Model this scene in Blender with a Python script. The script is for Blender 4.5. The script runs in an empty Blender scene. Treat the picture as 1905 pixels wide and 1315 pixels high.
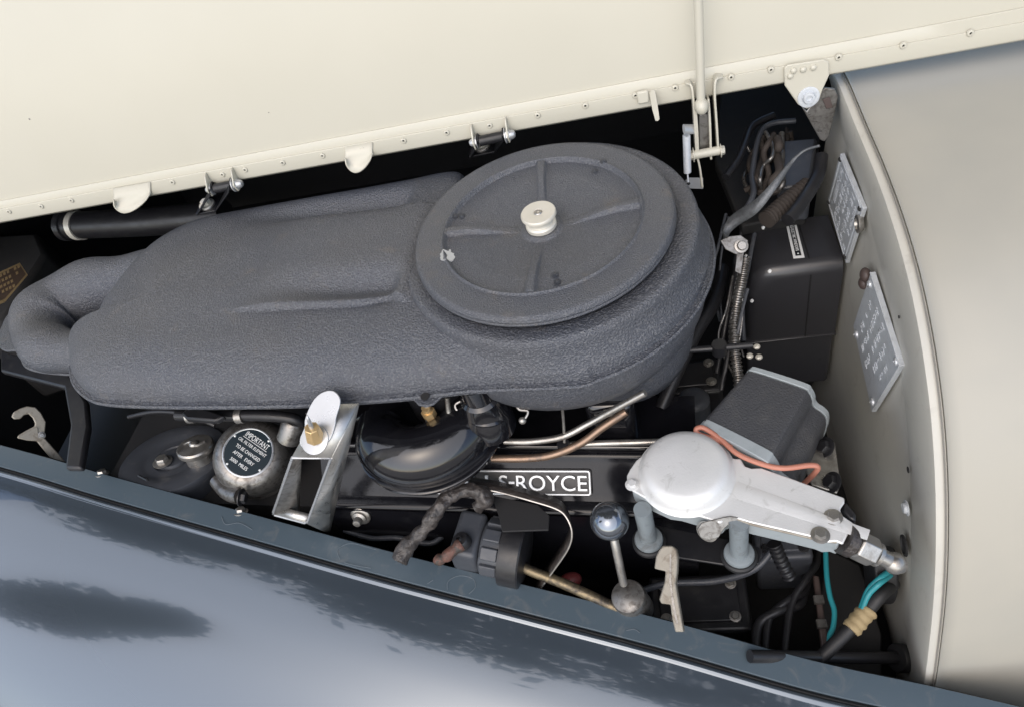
import bpy, bmesh, math, random
from mathutils import Vector as V, Matrix as MX, noise
random.seed(7)
SC = bpy.context.scene
COL = SC.collection
rad = math.radians
# ------------------------------------------------------------------ camera
PW, PH, FPX = 1905.0, 1315.0, 1376.0
PITCH, ROLL = rad(47.5), rad(20)
FW_ = V((0, math.cos(PITCH), -math.sin(PITCH)))
UP0 = V((0, math.sin(PITCH), math.cos(PITCH)))
RT = V((1, 0, 0)) * math.cos(ROLL) - UP0 * math.sin(ROLL)
DN = V((-1, 0, 0)) * math.sin(ROLL) - UP0 * math.cos(ROLL)
def ray(px, py): return FW_ + RT * ((px - PW / 2) / FPX) + DN * ((py - PH / 2) / FPX)
CAM = -ray(1005, 411) * 0.84
cd = bpy.data.cameras.new('camera'); co = bpy.data.objects.new('camera', cd); COL.objects.link(co)
cd.sensor_width = 36; cd.lens = 36 * FPX / PW; cd.clip_start = 0.02; cd.clip_end = 2000
mw = MX((RT, -DN, -FW_)).transposed().to_4x4(); mw.translation = CAM
co.matrix_world = mw
SC.camera = co
# ------------------------------------------------------------------ light
SUN_EL, SUN_ROT = rad(50), rad(212)
w = bpy.data.worlds.new('World'); SC.world = w; w.use_nodes = True
nt = w.node_tree; bg = nt.nodes['Background']
sky = nt.nodes.new('ShaderNodeTexSky'); sky.sky_type = 'NISHITA'; sky.sun_disc = False
sky.sun_elevation = SUN_EL; sky.sun_rotation = SUN_ROT; sky.dust_density = 2.2; sky.air_density = 1.0; sky.ozone_density = .9
nt.links.new(sky.outputs[0], bg.inputs[0]); bg.inputs[1].default_value = 0.15
sl = bpy.data.lights.new('sun', 'SUN'); sl.energy = 1.5; sl.angle = rad(110); sl.color = (1.0, 0.92, 0.80)
so = bpy.data.objects.new('sun', sl); COL.objects.link(so)
sd = V((math.sin(SUN_ROT) * math.cos(SUN_EL), math.cos(SUN_ROT) * math.cos(SUN_EL), math.sin(SUN_EL)))
so.rotation_euler = sd.to_track_quat('Z', 'Y').to_euler()
vs = SC.view_settings; vs.view_transform = 'Standard'; vs.look = 'None'; vs.gamma = 1; vs.use_curve_mapping = False
vs.exposure = 0.7

# ------------------------------------------------------------------ helpers: places
def PZ(px, py, z): d = ray(px, py); return CAM + d * ((z - CAM.z) / d.z)
def PP(px, py, p0, n): d = ray(px, py); return CAM + d * ((p0 - CAM).dot(n) / d.dot(n))
def PD(px, py, t): return CAM + ray(px, py) * t
Z = V((0, 0, 1))
_a, _b = PZ(0, 415, 0), PZ(1905, 75, 0)
HX = (_b - _a).normalized(); HY = Z.cross(HX).normalized()
HUP = (Z * math.cos(rad(9)) + HY * math.sin(rad(9))).normalized()
HN = HX.cross(HUP).normalized()          # towards the viewer
if HN.y > 0: HN = -HN
def HP(px, py, off=0.0): return PP(px, py, _a + HN * off, HN)
FWP = V((0.42, 0.1, 0))
def FP(px, py, off=0.0): return PP(px, py, FWP - HX * off, HX)
def nrm(px, py, ratio, ux, uy):
    v = ray(px, py).normalized(); u = RT * ux + DN * uy; u -= v * u.dot(v); u.normalize()
    return (-v * ratio + u * math.sqrt(max(0, 1 - ratio * ratio))).normalized()
def frame(o, n, x=None):
    n = n.normalized()
    x = V(x) if x is not None else V((1, 0, 0))
    x = x - n * x.dot(n)
    if x.length < 1e-4: x = V((0, 1, 0)) - n * n.y
    x.normalize(); y = n.cross(x)
    m = MX((x, y, n)).transposed().to_4x4(); m.translation = o
    return m
def catmull(p, n, closed=False):
    p = [V(q) for q in p]; m = len(p); out = []
    segs = m if closed else m - 1
    for i in range(n if closed else n):
        t = i / n * segs if closed else i / (n - 1) * segs
        k = min(int(t), segs - 1); f = t - k
        g = (lambda j: p[j % m]) if closed else (lambda j: p[max(0, min(m - 1, j))])
        a, b, c, d = g(k - 1), g(k), g(k + 1), g(k + 2)
        out.append(0.5 * ((2 * b) + (c - a) * f + (2 * a - 5 * b + 4 * c - d) * f * f + (3 * b - a - 3 * c + d) * f ** 3))
    return out
def sst(a, b, x):
    t = max(0.0, min(1.0, (x - a) / (b - a))); return t * t * (3 - 2 * t)

# ------------------------------------------------------------------ helpers: objects
WM = {}
def link(o, parent=None, world=None):
    COL.objects.link(o)
    W = world if world is not None else MX.Identity(4)
    WM[o] = W
    if parent is not None:
        o.parent = parent; o.matrix_parent_inverse = WM[parent].inverted()
    o.matrix_basis = W
    return o
def tag(o, label=None, cat=None, group=None, kind=None):
    if label: o['label'] = label
    if cat: o['category'] = cat
    if group: o['group'] = group
    if kind: o['kind'] = kind
    return o
def thing(name, loc, label, cat, group=None):
    o = bpy.data.objects.new(name, None); o.empty_display_size = 0.02
    link(o, None, MX.Translation(loc)); return tag(o, label, cat, group)
class MB:
    def __init__(s): s.bm = bmesh.new()
    def loft(s, rows, cr=False, cc=False):
        vs_ = [[s.bm.verts.new(p) for p in r] for r in rows]
        nr, nc = len(rows), len(rows[0])
        for i in range(nr if cr else nr - 1):
            for j in range(nc if cc else nc - 1):
                a, b = vs_[i], vs_[(i + 1) % nr]
                q = [a[j], a[(j + 1) % nc], b[(j + 1) % nc], b[j]]
                try: s.bm.faces.new(q)
                except ValueError: pass
        return vs_
    def tube(s, pts, r, seg=10, caps=True, flat=1.0):
        pts = [V(p) for p in pts]; n = len(pts)
        rr = r if isinstance(r, (list, tuple)) else [r] * n
        t0 = (pts[1] - pts[0]).normalized()
        u = t0.orthogonal().normalized(); rows = []
        for i in range(n):
            t = (pts[min(i + 1, n - 1)] - pts[max(i - 1, 0)]).normalized()
            u = (u - t * u.dot(t)).normalized(); v = t.cross(u)
            rows.append([pts[i] + (u * math.cos(2 * math.pi * k / seg) + v * math.sin(2 * math.pi * k / seg) * flat) * rr[i] for k in range(seg)])
        g = s.loft(rows, cc=True)
        if caps:
            s.bm.faces.new(g[0][::-1]); s.bm.faces.new(g[-1])
        return s
    def lathe(s, prof, o, n, seg=40, x=None):
        m = frame(o, n, x); rows = []
        for r, h in prof:
            rows.append([m @ V((r * math.cos(2 * math.pi * k / seg), r * math.sin(2 * math.pi * k / seg), h)) for k in range(seg)])
        g = s.loft(rows, cc=True)
        if prof[0][0] > 1e-5: s.bm.faces.new(g[0][::-1])
        if prof[-1][0] > 1e-5: s.bm.faces.new(g[-1])
        return s
    def prism(s, pts, vec):
        a = [s.bm.verts.new(p) for p in pts]; b = [s.bm.verts.new(V(p) + vec) for p in pts]
        s.bm.faces.new(a[::-1]); s.bm.faces.new(b); n = len(a)
        for i in range(n): s.bm.faces.new([a[i], a[(i + 1) % n], b[(i + 1) % n], b[i]])
        return s
    def box(s, o, ax, ay, az):
        o = V(o); c = [o + ax * i + ay * j for i, j in ((-.5, -.5), (.5, -.5), (.5, .5), (-.5, .5))]
        return s.prism([p - az * .5 for p in c], az)
    def sphere(s, o, r, sx=1, sy=1, sz=1, n=Z, seg=24):
        m = frame(o, n); g = bmesh.ops.create_uvsphere(s.bm, u_segments=seg, v_segments=seg // 2, radius=r)
        bmesh.ops.transform(s.bm, matrix=m @ MX.Diagonal((sx, sy, sz, 1)), verts=g['verts']); return s
    def build(s, name, mat, parent=None, angle=40, bevel=0, seg=2, sub=0, world=None, solid=0):
        bmesh.ops.remove_doubles(s.bm, verts=s.bm.verts, dist=1e-6)
        bmesh.ops.recalc_face_normals(s.bm, faces=s.bm.faces)
        me = bpy.data.meshes.new(name); s.bm.to_mesh(me); s.bm.free()
        me.materials.append(mat)
        me.polygons.foreach_set('use_smooth', [True] * len(me.polygons))
        me.set_sharp_from_angle(angle=rad(angle))
        o = bpy.data.objects.new(name, me); link(o, parent, world)
        if solid: m = o.modifiers.new('s', 'SOLIDIFY'); m.thickness = solid; m.offset = 0
        if bevel:
            m = o.modifiers.new('b', 'BEVEL'); m.width = bevel; m.segments = seg; m.limit_method = 'ANGLE'; m.angle_limit = rad(35); m.harden_normals = False
        if sub: m = o.modifiers.new('u', 'SUBSURF'); m.levels = sub; m.render_levels = sub
        return o
CACHE = {}
def proto(key, maker, mat):
    k = (key, mat.name)
    if k not in CACHE:
        b = MB(); maker(b); bmesh.ops.recalc_face_normals(b.bm, faces=b.bm.faces)
        me = bpy.data.meshes.new(key); b.bm.to_mesh(me); b.bm.free(); me.materials.append(mat)
        me.polygons.foreach_set('use_smooth', [True] * len(me.polygons)); me.set_sharp_from_angle(angle=rad(35)); CACHE[k] = me
    return CACHE[k]
O0 = V((0, 0, 0))
def mk_hex(b): b.lathe([(1.5, 0), (1.5, .18), (1.45, .2)], O0, Z, 24); b.lathe([(1, .2), (1, .75), (.86, .95), (.0, .98)], O0, Z, 6)
def mk_rivet(b): b.lathe([(1, 0), (.97, .2), (.8, .45), (.42, .55), (.36, .5), (.3, .1), (0, .08)], O0, Z, 16)
def mk_dome(b): b.lathe([(1, 0), (.95, .3), (.75, .6), (.4, .8), (0, .86)], O0, Z, 14)
def mk_domenut(b): b.lathe([(1.35, 0), (1.35, .15)], O0, Z, 20); b.lathe([(1, .15), (1, .8), (.9, .9)], O0, Z, 6); b.lathe([(.85, .8), (.8, 1.3), (.55, 1.7), (0, 1.85)], O0, Z, 16)
def mk_slot(b):
    b.lathe([(1.45, 0), (1.45, .15), (1.4, .17)], O0, Z, 24); b.lathe([(1, .17), (1, .5), (.85, .7), (.0, .72)], O0, Z, 20)
    b.box((0, 0, .73), V((1.7, 0, 0)), V((0, .22, 0)), V((0, 0, .04)))
MAKERS = {'bolt': mk_hex, 'rivet': mk_rivet, 'stud': mk_dome, 'nut': mk_domenut, 'screw': mk_slot}
def fix(kind, pos, n, r, mat, parent, name=None, x=None):
    me = proto(kind, MAKERS[kind], mat)
    o = bpy.data.objects.new(name or kind, me)
    return link(o, parent, frame(pos, n, x) @ MX.Scale(r, 4))
def text(name, s, mat, parent, p00, xdir, ydir, width, height, depth, spacing=1.0):
    c = bpy.data.curves.new(name, 'FONT'); c.body = s; c.size = 1; c.extrude = 0.5; c.space_character = spacing; c.resolution_u = 4
    t = bpy.data.objects.new(name, c); COL.objects.link(t)
    me = bpy.data.meshes.new_from_object(t); COL.objects.unlink(t); bpy.data.objects.remove(t)
    xs = [v.co.x for v in me.vertices]; ys = [v.co.y for v in me.vertices]
    x0, x1, y0, y1 = min(xs), max(xs), min(ys), max(ys)
    n = xdir.cross(ydir).normalized()
    for v in me.vertices:
        v.co = p00 + xdir * ((v.co.x - x0) / (x1 - x0) * width) + ydir * ((v.co.y - y0) / (y1 - y0) * height) + n * ((v.co.z + .5) * depth)
    me.materials.clear(); me.materials.append(mat)
    return link(bpy.data.objects.new(name, me), parent)

# ------------------------------------------------------------------ materials
def M(name, col, rough=.5, metal=0, coat=0, bump=None, var=None, dirt=None, spec=.5, rvar=0, bump2=None, coat_r=.03):
    m = bpy.data.materials.new(name); m.use_nodes = True; t = m.node_tree; N = t.nodes; L = t.links
    p = N['Principled BSDF']
    p.inputs['Base Color'].default_value = (*col, 1); p.inputs['Roughness'].default_value = rough
    p.inputs['Metallic'].default_value = metal; p.inputs['Coat Weight'].default_value = coat; p.inputs['Coat Roughness'].default_value = coat_r
    p.inputs['Specular IOR Level'].default_value = spec
    tc = N.new('ShaderNodeTexCoord')
    def nz(sc, det=4, ro=.6, dist=0):
        n = N.new('ShaderNodeTexNoise'); n.inputs['Scale'].default_value = sc; n.inputs['Detail'].default_value = det
        n.inputs['Roughness'].default_value = ro; n.inputs['Distortion'].default_value = dist; L.new(tc.outputs['Object'], n.inputs['Vector']); return n
    def ramp(src, a, b):
        r = N.new('ShaderNodeMapRange'); r.inputs['From Min'].default_value = a; r.inputs['From Max'].default_value = b; L.new(src, r.inputs['Value']); return r.outputs[0]
    cur = None
    def mix(fac, c2):
        nonlocal cur
        x = N.new('ShaderNodeMix'); x.data_type = 'RGBA'
        L.new(fac, x.inputs['Factor'])
        if cur is None: x.inputs['A'].default_value = (*col, 1)
        else: L.new(cur, x.inputs['A'])
        x.inputs['B'].default_value = (*c2, 1); cur = x.outputs['Result']
    if var:
        for sc, c2, a, b in var: mix(ramp(nz(sc).outputs[0], a, b), c2)
    if dirt:
        for sc, c2, a, b, dis in dirt: mix(ramp(nz(sc, 8, .7, dis).outputs[0], a, b), c2)
    if cur is not None: L.new(cur, p.inputs['Base Color'])
    if rvar:
        r = N.new('ShaderNodeMapRange'); r.inputs['From Min'].default_value = .3; r.inputs['From Max'].default_value = .7
        r.inputs['To Min'].default_value = max(0.02, rough - rvar); r.inputs['To Max'].default_value = min(1, rough + rvar)
        L.new(nz(55, 6, .65).outputs[0], r.inputs['Value']); L.new(r.outputs[0], p.inputs['Roughness'])
    last = None
    for bq in (bump2, bump):
        if bq:
            sc, st, ds, kind = bq
            if kind == 'v':
                n = N.new('ShaderNodeTexVoronoi'); n.feature = 'SMOOTH_F1'; n.inputs['Scale'].default_value = sc; n.inputs['Smoothness'].default_value = .6
                L.new(tc.outputs['Object'], n.inputs['Vector']); src = n.outputs['Distance']
            else: src = nz(sc, 3, .55).outputs[0]
            bp = N.new('ShaderNodeBump'); bp.inputs['Strength'].default_value = st; bp.inputs['Distance'].default_value = ds
            L.new(src, bp.inputs['Height'])
            if last: L.new(last, bp.inputs['Normal'])
            last = bp.outputs[0]
    if last: L.new(last, p.inputs['Normal'])
    return m
CRK = M('crinkle_black', (.060, .066, .082), .34, bump=(430, 1.0, .0028, 'n'), var=[(7, (.070, .072, .080), .40, .72), (430, (.135, .140, .152), .50, .66)], dirt=[(26, (.14, .125, .11), .60, .85, .6), (300, (.34, .35, .37), .73, .79, 0)], rvar=.07, spec=.8)  # fine variation paints lit peaks and shaded crevices of the crinkle into the colour
LIDM = M('crinkle_lid', (.062, .068, .083), .33, bump=(560, 1.0, .0020, 'n'), var=[(8, (.075, .077, .084), .45, .75), (560, (.130, .135, .146), .50, .66)], dirt=[(18, (.14, .12, .10), .56, .82, .5), (400, (.34, .35, .37), .73, .79, 0)], rvar=.07, spec=.8)  # lit peaks and shaded crevices painted in here too, at a finer grain
CRK2 = M('crinkle_motor', (.05, .052, .058), .5, bump=(420, .9, .0015, 'n'), dirt=[(170, (.46, .50, .52), .735, .75, 0), (40, (.08, .08, .08), .5, .8, .3)])
BLK = M('gloss_black', (.008, .008, .010), .11, coat=.5, rvar=.05, dirt=[(24, (.03, .03, .032), .55, .85, .4)], bump=(30, .08, .002, 'n'))
BLKC = M('black_enamel', (.007, .007, .009), .16, spec=.32, rvar=.06, dirt=[(24, (.022, .022, .024), .55, .85, .4)], bump=(30, .1, .002, 'n'))
SAT = M('satin_black', (.014, .014, .016), .38, rvar=.1, dirt=[(40, (.04, .038, .036), .55, .8, .4)])
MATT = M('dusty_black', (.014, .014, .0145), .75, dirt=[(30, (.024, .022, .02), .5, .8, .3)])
DARK = M('bay_black', (.011, .011, .012), .7, dirt=[(9, (.012, .011, .011), .5, .8, .3)])
RUB = M('rubber', (.012, .012, .013), .55, bump=(300, .3, .0004, 'n'), rvar=.1)
BOXM = M('fuse_box_black', (.032, .032, .036), .36, coat=.4, coat_r=.2, bump=(900, .15, .0002, 'n'), rvar=.05)
CREAM = M('cream_paint', (.52, .50, .42), .36, coat=.2, coat_r=.18, bump=(90, .05, .0008, 'n'), var=[(2.2, (.49, .47, .39), .35, .7)], dirt=[(90, (.45, .40, .32), .735, .80, .2)])
SHELL = M('shell_grey_paint', (.40, .38, .325), .42, coat=.12, coat_r=.25, bump=(4, .03, .01, 'n'), var=[(3, (.345, .335, .295), .4, .7)])
FIRE = M('bulkhead_paint', (.50, .485, .43), .42, coat=.1, coat_r=.3, bump=(60, .06, .001, 'n'), var=[(6, (.43, .42, .385), .42, .72)], dirt=[(28, (.35, .33, .29), .56, .8, .6), (110, (.10, .08, .06), .735, .78, .2)])
WING = M('grey_blue_paint', (.082, .104, .130), .14, metal=.55, coat=1.0, coat_r=.03, bump=(5, .03, .01, 'n'), dirt=[(420, (.2, .22, .24), .735, .78, 0)])
LIP = M('grey_blue_lip', (.078, .108, .132), .38, metal=.2, coat=.25, coat_r=.2, dirt=[(35, (.17, .175, .175), .56, .85, .8), (300, (.26, .28, .3), .72, .76, 0)])
ALW = M('white_cast', (.70, .705, .70), .40, metal=.25, bump=(420, .35, .0005, 'n'), bump2=(60, .15, .0012, 'n'), var=[(12, (.63, .64, .635), .40, .7)], dirt=[(50, (.36, .36, .335), .58, .82, .8), (300, (.4, .36, .3), .745, .78, 0)])
BLU = M('blue_grey_cast', (.31, .345, .36), .5, bump=(250, .15, .0005, 'n'), dirt=[(40, (.22, .26, .27), .5, .8, .5), (150, (.12, .11, .10), .7, .78, 0)])
CHR = M('worn_chrome', (.50, .49, .47), .34, metal=.9, rvar=.12, dirt=[(45, (.25, .23, .20), .55, .75, .7), (260, (.16, .12, .09), .68, .78, 0)], bump=(120, .08, .0004, 'n'))
BRT = M('bright_plate', (.47, .48, .49), .32, metal=.55, rvar=.1, dirt=[(110, (.5, .5, .5), .66, .8, .3)])
STL = M('dirty_steel', (.40, .385, .36), .36, metal=.85, rvar=.14, dirt=[(45, (.17, .15, .13), .5, .75, .6), (200, (.09, .06, .04), .66, .78, .2)], bump=(160, .2, .0006, 'n'))
OLDS = M('mottled_steel', (.24, .232, .22), .36, metal=.8, rvar=.12, dirt=[(120, (.13, .12, .11), .48, .62, .5), (30, (.09, .08, .07), .55, .75, .4)], bump=(220, .25, .0006, 'n'))
ALU = M('aluminium', (.58, .61, .64), .42, metal=.2, bump=(260, .35, .0006, 'n'), dirt=[(70, (.44, .46, .48), .5, .75, .4), (500, (.3, .32, .34), .60, .7, 0)])
ALUH = M('aluminium_raised', (.54, .56, .58), .35, metal=.5)
KNOB = M('knob_cream', (.66, .63, .55), .38, metal=.3, rvar=.1, dirt=[(130, (.4, .37, .31), .66, .8, .3)])
BRS = M('brass', (.66, .47, .24), .34, metal=.6, rvar=.1, dirt=[(140, (.3, .19, .09), .55, .8, .3)])
COP = M('copper_pipe', (.26, .18, .13), .36, metal=.7, rvar=.1, dirt=[(80, (.12, .10, .09), .5, .75, .3)])
ORG = M('orange_wire', (.44, .18, .125), .5, dirt=[(90, (.36, .15, .10), .6, .8, .2)])
TEAL = M('teal_wire', (.02, .22, .25), .45, dirt=[(90, (.02, .12, .14), .6, .8, .2)])
TAPE = M('tan_tape', (.29, .22, .115), .75, bump=(180, .5, .001, 'n'), dirt=[(70, (.22, .16, .08), .5, .75, .4)])
GRM = M('grimy_hose', (.035, .03, .028), .38, bump=(110, .9, .004, 'n'), dirt=[(60, (.11, .095, .085), .52, .75, .5)])
BRN = M('brown_loom', (.042, .034, .029), .8, bump=(200, .5, .001, 'n'))
BRAID = M('braid', (.16, .17, .18), .45, metal=.6, bump=(700, .8, .001, 'n'), dirt=[(60, (.06, .06, .06), .5, .75, .3)])
WHT = M('white_print', (.78, .80, .80), .5)
INK = M('label_black', (.010, .012, .016), .5, spec=.25)
RED = M('red_plastic', (.16, .03, .03), .5)
CATCH = M('worn_catch', (.27, .25, .21), .5, metal=.35, bump=(160, .35, .0008, 'n'), dirt=[(70, (.13, .10, .07), .50, .7, .5), (260, (.06, .04, .03), .68, .76, 0)])
DUSTG = M('dusty_black_casing', (.052, .057, .067), .42, rvar=.1, dirt=[(70, (.10, .10, .105), .55, .8, .4)])
LEAF = M('leaf', (.045, .065, .03), .6, var=[(1.2, (.07, .085, .035), .4, .7)])
BARK = M('bark', (.10, .08, .06), .85, bump=(20, .6, .02, 'n'))
SEALM = M('joint_sealant', (.19, .18, .16), .6)
FOOTM = M('grey_foot', (.20, .23, .245), .5, bump=(250, .15, .0005, 'n'), dirt=[(60, (.10, .10, .10), .5, .8, .5)])
INKT = M('label_teal', (.008, .018, .026), .45, spec=.3)
SCR = M('scratch', (.16, .19, .215), .6)
GRND = M('paving', (.30, .29, .27), .85, dirt=[(3, (.22, .21, .2), .45, .7, .3)], bump=(40, .4, .01, 'n'))
BRNR = M('brown_rubber', (.07, .05, .045), .5)
TANW = M('tan_wire', (.42, .32, .2), .5)

# ================================================================== SETTING
def ground():
    b = MB(); b.box((0, 0, -1.02), V((600, 0, 0)), V((0, 600, 0)), V((0, 0, .04)))
    tag(b.build('ground', GRND), kind='structure', label='pale paving under the car')
ground()

# ---- front wing (near mudguard) edge line in space
EPX = [(-420, 722), (0, 825), (214, 885), (460, 951), (731, 1024), (990, 1088), (1238, 1150), (1512, 1225), (1739, 1274), (1960, 1326), (2400, 1434)]
def ez(px): return -.25 - .16 * (px / 1740.0)
WE = [PZ(x, y, ez(x)) for x, y in EPX]
WEs = catmull(WE, 110)
WDIR = (WE[8] - WE[1]); WDIR.z = 0; WDIR.normalize(); WOUT = WDIR.cross(Z).normalized()
if WOUT.y > 0: WOUT = -WOUT
def wing():
    t = thing('front_wing', WE[4], 'glossy dark blue grey front wing along the lower edge of the engine bay', 'car wing')
    def rows(prof): return [[p + WOUT * a + Z * h for a, h in prof] for p in WEs]
    b = MB(); b.loft(rows([(0.001, -.03), (0.001, -.002), (.002, 0), (.018, .0), (.0335, -.001), (.0345, -.002), (.0345, -.012)])); b.build('lip_strip', LIP, t)
    b = MB(); b.loft(rows([(.0347, -.012), (.0347, -.004), (.0375, -.0025), (.040, -.004), (.040, -.012)])); b.build('seal', RUB, t)
    pr = [(.0402, -.014), (.0402, -.002), (.0412, .001), (.0435, .0025), (.046, .0015), (.048, -.001)]
    sh = catmull([V((a, h, 0)) for a, h in ((.048, -.001), (.056, -.0022), (.075, -.005), (.10, -.0105), (.14, -.023), (.19, -.044), (.25, -.077), (.31, -.12), (.37, -.175), (.42, -.24), (.46, -.33), (.48, -.5))], 56)
    pr += [(q.x, q.y) for q in sh[1:]]
    b = MB(); b.loft(rows(pr)); b.build('wing_panel', WING, t, angle=60)
    b = MB(); b.loft(rows([(0.0008, -.004), (-.006, -.02), (-.012, -.1), (-.03, -.5)])); b.build('inner_wing', DARK, t)
    for pts in ([(412, 960), (420, 975), (445, 972), (470, 985)], [(632, 1040), (628, 1022), (650, 1010), (680, 1016), (700, 1022)], [(640, 1046), (665, 1052), (690, 1056)], [(832, 1096), (834, 1080), (855, 1070), (880, 1076), (884, 1092), (872, 1104)], [(1165, 1172), (1180, 1170), (1190, 1176)], [(795, 1085), (806, 1078)]):
        cl = catmull([PZ(x, y, ez(x) - .0002) for x, y in pts], 16)
        b = MB(); b.tube(cl, .00035, 4); b.build('scratch', SCR, t)
    for x, y in ((190, 873), (448, 944), (752, 1026)):
        fix('bolt', PZ(x, y + 8, ez(x) - .005), (Z - WOUT * .6).normalized(), .0068, STL, t)
wing()

# ---- bulkhead and scuttle
ARCH = [(1549, 138), (1562, 165), (1590, 235), (1625, 320), (1660, 420), (1690, 530), (1715, 660), (1732, 800), (1739, 950), (1736, 1100), (1722, 1240), (1712, 1300), (1690, 1420)]
LIPC = [(1543, 145), (1553, 180), (1572, 260), (1598, 340), (1626, 440), (1650, 545), (1672, 665), (1688, 800), (1695, 950), (1693, 1100), (1684, 1240), (1678, 1300), (1660, 1420)]
INNR = [(1541, 150), (1546, 195), (1532, 270), (1517, 360), (1506, 450), (1500, 560), (1500, 680), (1512, 800), (1525, 900), (1560, 1010), (1625, 1180), (1640, 1300), (1640, 1420)]
def scuttle():
    t = thing('scuttle', FP(1690, 900), 'pale grey painted scuttle and bulkhead closing the right end of the bay', 'car body')
    A = catmull([FP(*p, 0.004) for p in ARCH], 90); Lp = catmull([FP(*p, 0.0) for p in LIPC], 90); I = catmull([FP(*p, 0.0) for p in INNR], 90)
    rows = []
    for i in range(90):
        a, l, q = A[i], Lp[i], I[i]
        k = i / 89
        bend = .022 * sst(.45, .75, k)
        row = [l]
        for j in range(1, 13):
            s_ = j / 12; p = l.lerp(q, s_)
            row.append(p + HX * (bend * sst(.25 + .3 * (1 - k), 1.0, s_) + .002))
        row.append(row[-1] + HX * .03)
        rows.append(row)
    b = MB(); b.loft(rows); b.build('bulkhead', FIRE, t, angle=70)
    b = MB(); b.loft([[l - HX * .0, l.lerp(a, .08) - HX * .0012, l.lerp(a, .5) - HX * .0014, l.lerp(a, .92) - HX * .0008, a + HX * .001, a + HX * .012] for a, l in zip(A, Lp)])
    b.build('bonnet_ledge', FIRE, t, angle=50)
    # outer skin
    ctr = FP(1250, 1250)
    rows = []
    for i, a in enumerate(A):
        o = (a - ctr); o -= HX * o.dot(HX); o.normalize()
        row = [a + HX * .012 - o * .004, a + HX * .0125 + o * .0015, a + HX * .015 + o * .004]
        for s_ in (.02, .03, .05, .08, .12, .2, .3, .45, .65, .9): row.append(a + HX * s_ + o * .0048 + (o - Z * o.z) * (.60 * s_ - .14 * s_ * s_))
        rows.append(row)
    ex = [[p + (p - q).normalized() * .5 for p, q in zip(rows[0], rows[4])]]
    b = MB(); b.loft(ex + rows); b.build('scuttle_skin', SHELL, t, angle=60)
    b = MB(); b.tube([a + HX * .0095 + (a - ctr).normalized() * -.0025 for a in A], .0009, 6); b.build('rubber_seal', SEALM, t)
    # holes and fixings
    fix('screw', FP(1687, 944, .0055), -HX, .0062, ALU, t)
    for x, y, r_ in ((1690, 873, .0035), (1673, 590, .0018), (1653, 700, .0018), (1500 + 1, 760, .0)):
        if r_: b = MB(); b.lathe([(r_, .0), (r_, .0008), (0, .0009)], FP(x, y, .005), -HX, 14); b.build('hole', MATT, t)
    b = MB(); b.lathe([(.0125, 0), (.0125, .0016), (.0095, .0022), (.0085, .0005), (.0, .0004)], FP(1683, 1014, .005), -HX, 24); b.build('cable_hole', MATT, t)
    b = MB(); b.lathe([(.009, 0), (.011, .003), (.011, .006), (.007, .007), (.006, .003), (0, .003)], FP(1604, 416, .004), -HX, 24); b.build('grommet', STL, t)
    b = MB(); b.sphere(FP(1610, 512, .008), .009, 1, 1, .7, -HX, 16); b.sphere(FP(1606, 527, .008), .008, 1, 1, .7, -HX, 16); b.build('rubber_plug', BRNR, t)
    fix('stud', FP(1592, 1108, -.02), -HX, .009, SAT, t, 'blanking_plug')
    # bottom of the ledge by the wing
scuttle()

# ---- dark walls of the bay
def bay():
    n_ = 0
    b = MB()
    p0 = FWP + HX * .075
    b.box(p0 + HY * .36 - Z * .40, HX * .01, HY * .9, Z * .60); b.build('rear_bulkhead', DARK, None); 
    b = MB(); b.box(V((-.9, 0.55, -.66)), HX * 4.0, HY * 2.6, Z * .02); tag(b.build('bay_floor', DARK), kind='structure')
    b = MB(); b.box(FWP - HX * 1.62 + HY * .75 - Z * .36, HX * .01, HY * 1.7, Z * .5); tag(b.build('bay_front_wall', DARK), kind='structure')
    b = MB(); b.box(V((-.2, 0, -.35)) + HY * 1.15, HX * 2.4, HY * .01, Z * .66); tag(b.build('bay_far_wall', DARK), kind='structure')
    tag(bpy.data.objects['rear_bulkhead'], kind='structure')
bay()
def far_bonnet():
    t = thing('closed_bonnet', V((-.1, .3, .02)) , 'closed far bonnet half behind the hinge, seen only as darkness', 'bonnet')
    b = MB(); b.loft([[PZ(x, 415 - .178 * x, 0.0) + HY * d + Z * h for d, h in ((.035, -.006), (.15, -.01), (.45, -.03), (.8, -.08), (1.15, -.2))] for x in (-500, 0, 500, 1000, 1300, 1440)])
    b.build('far_panel', MATT, t, solid=.003)  # black colour stands for the shade underneath; panel keeps light out from behind
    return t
FB = far_bonnet()

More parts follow.
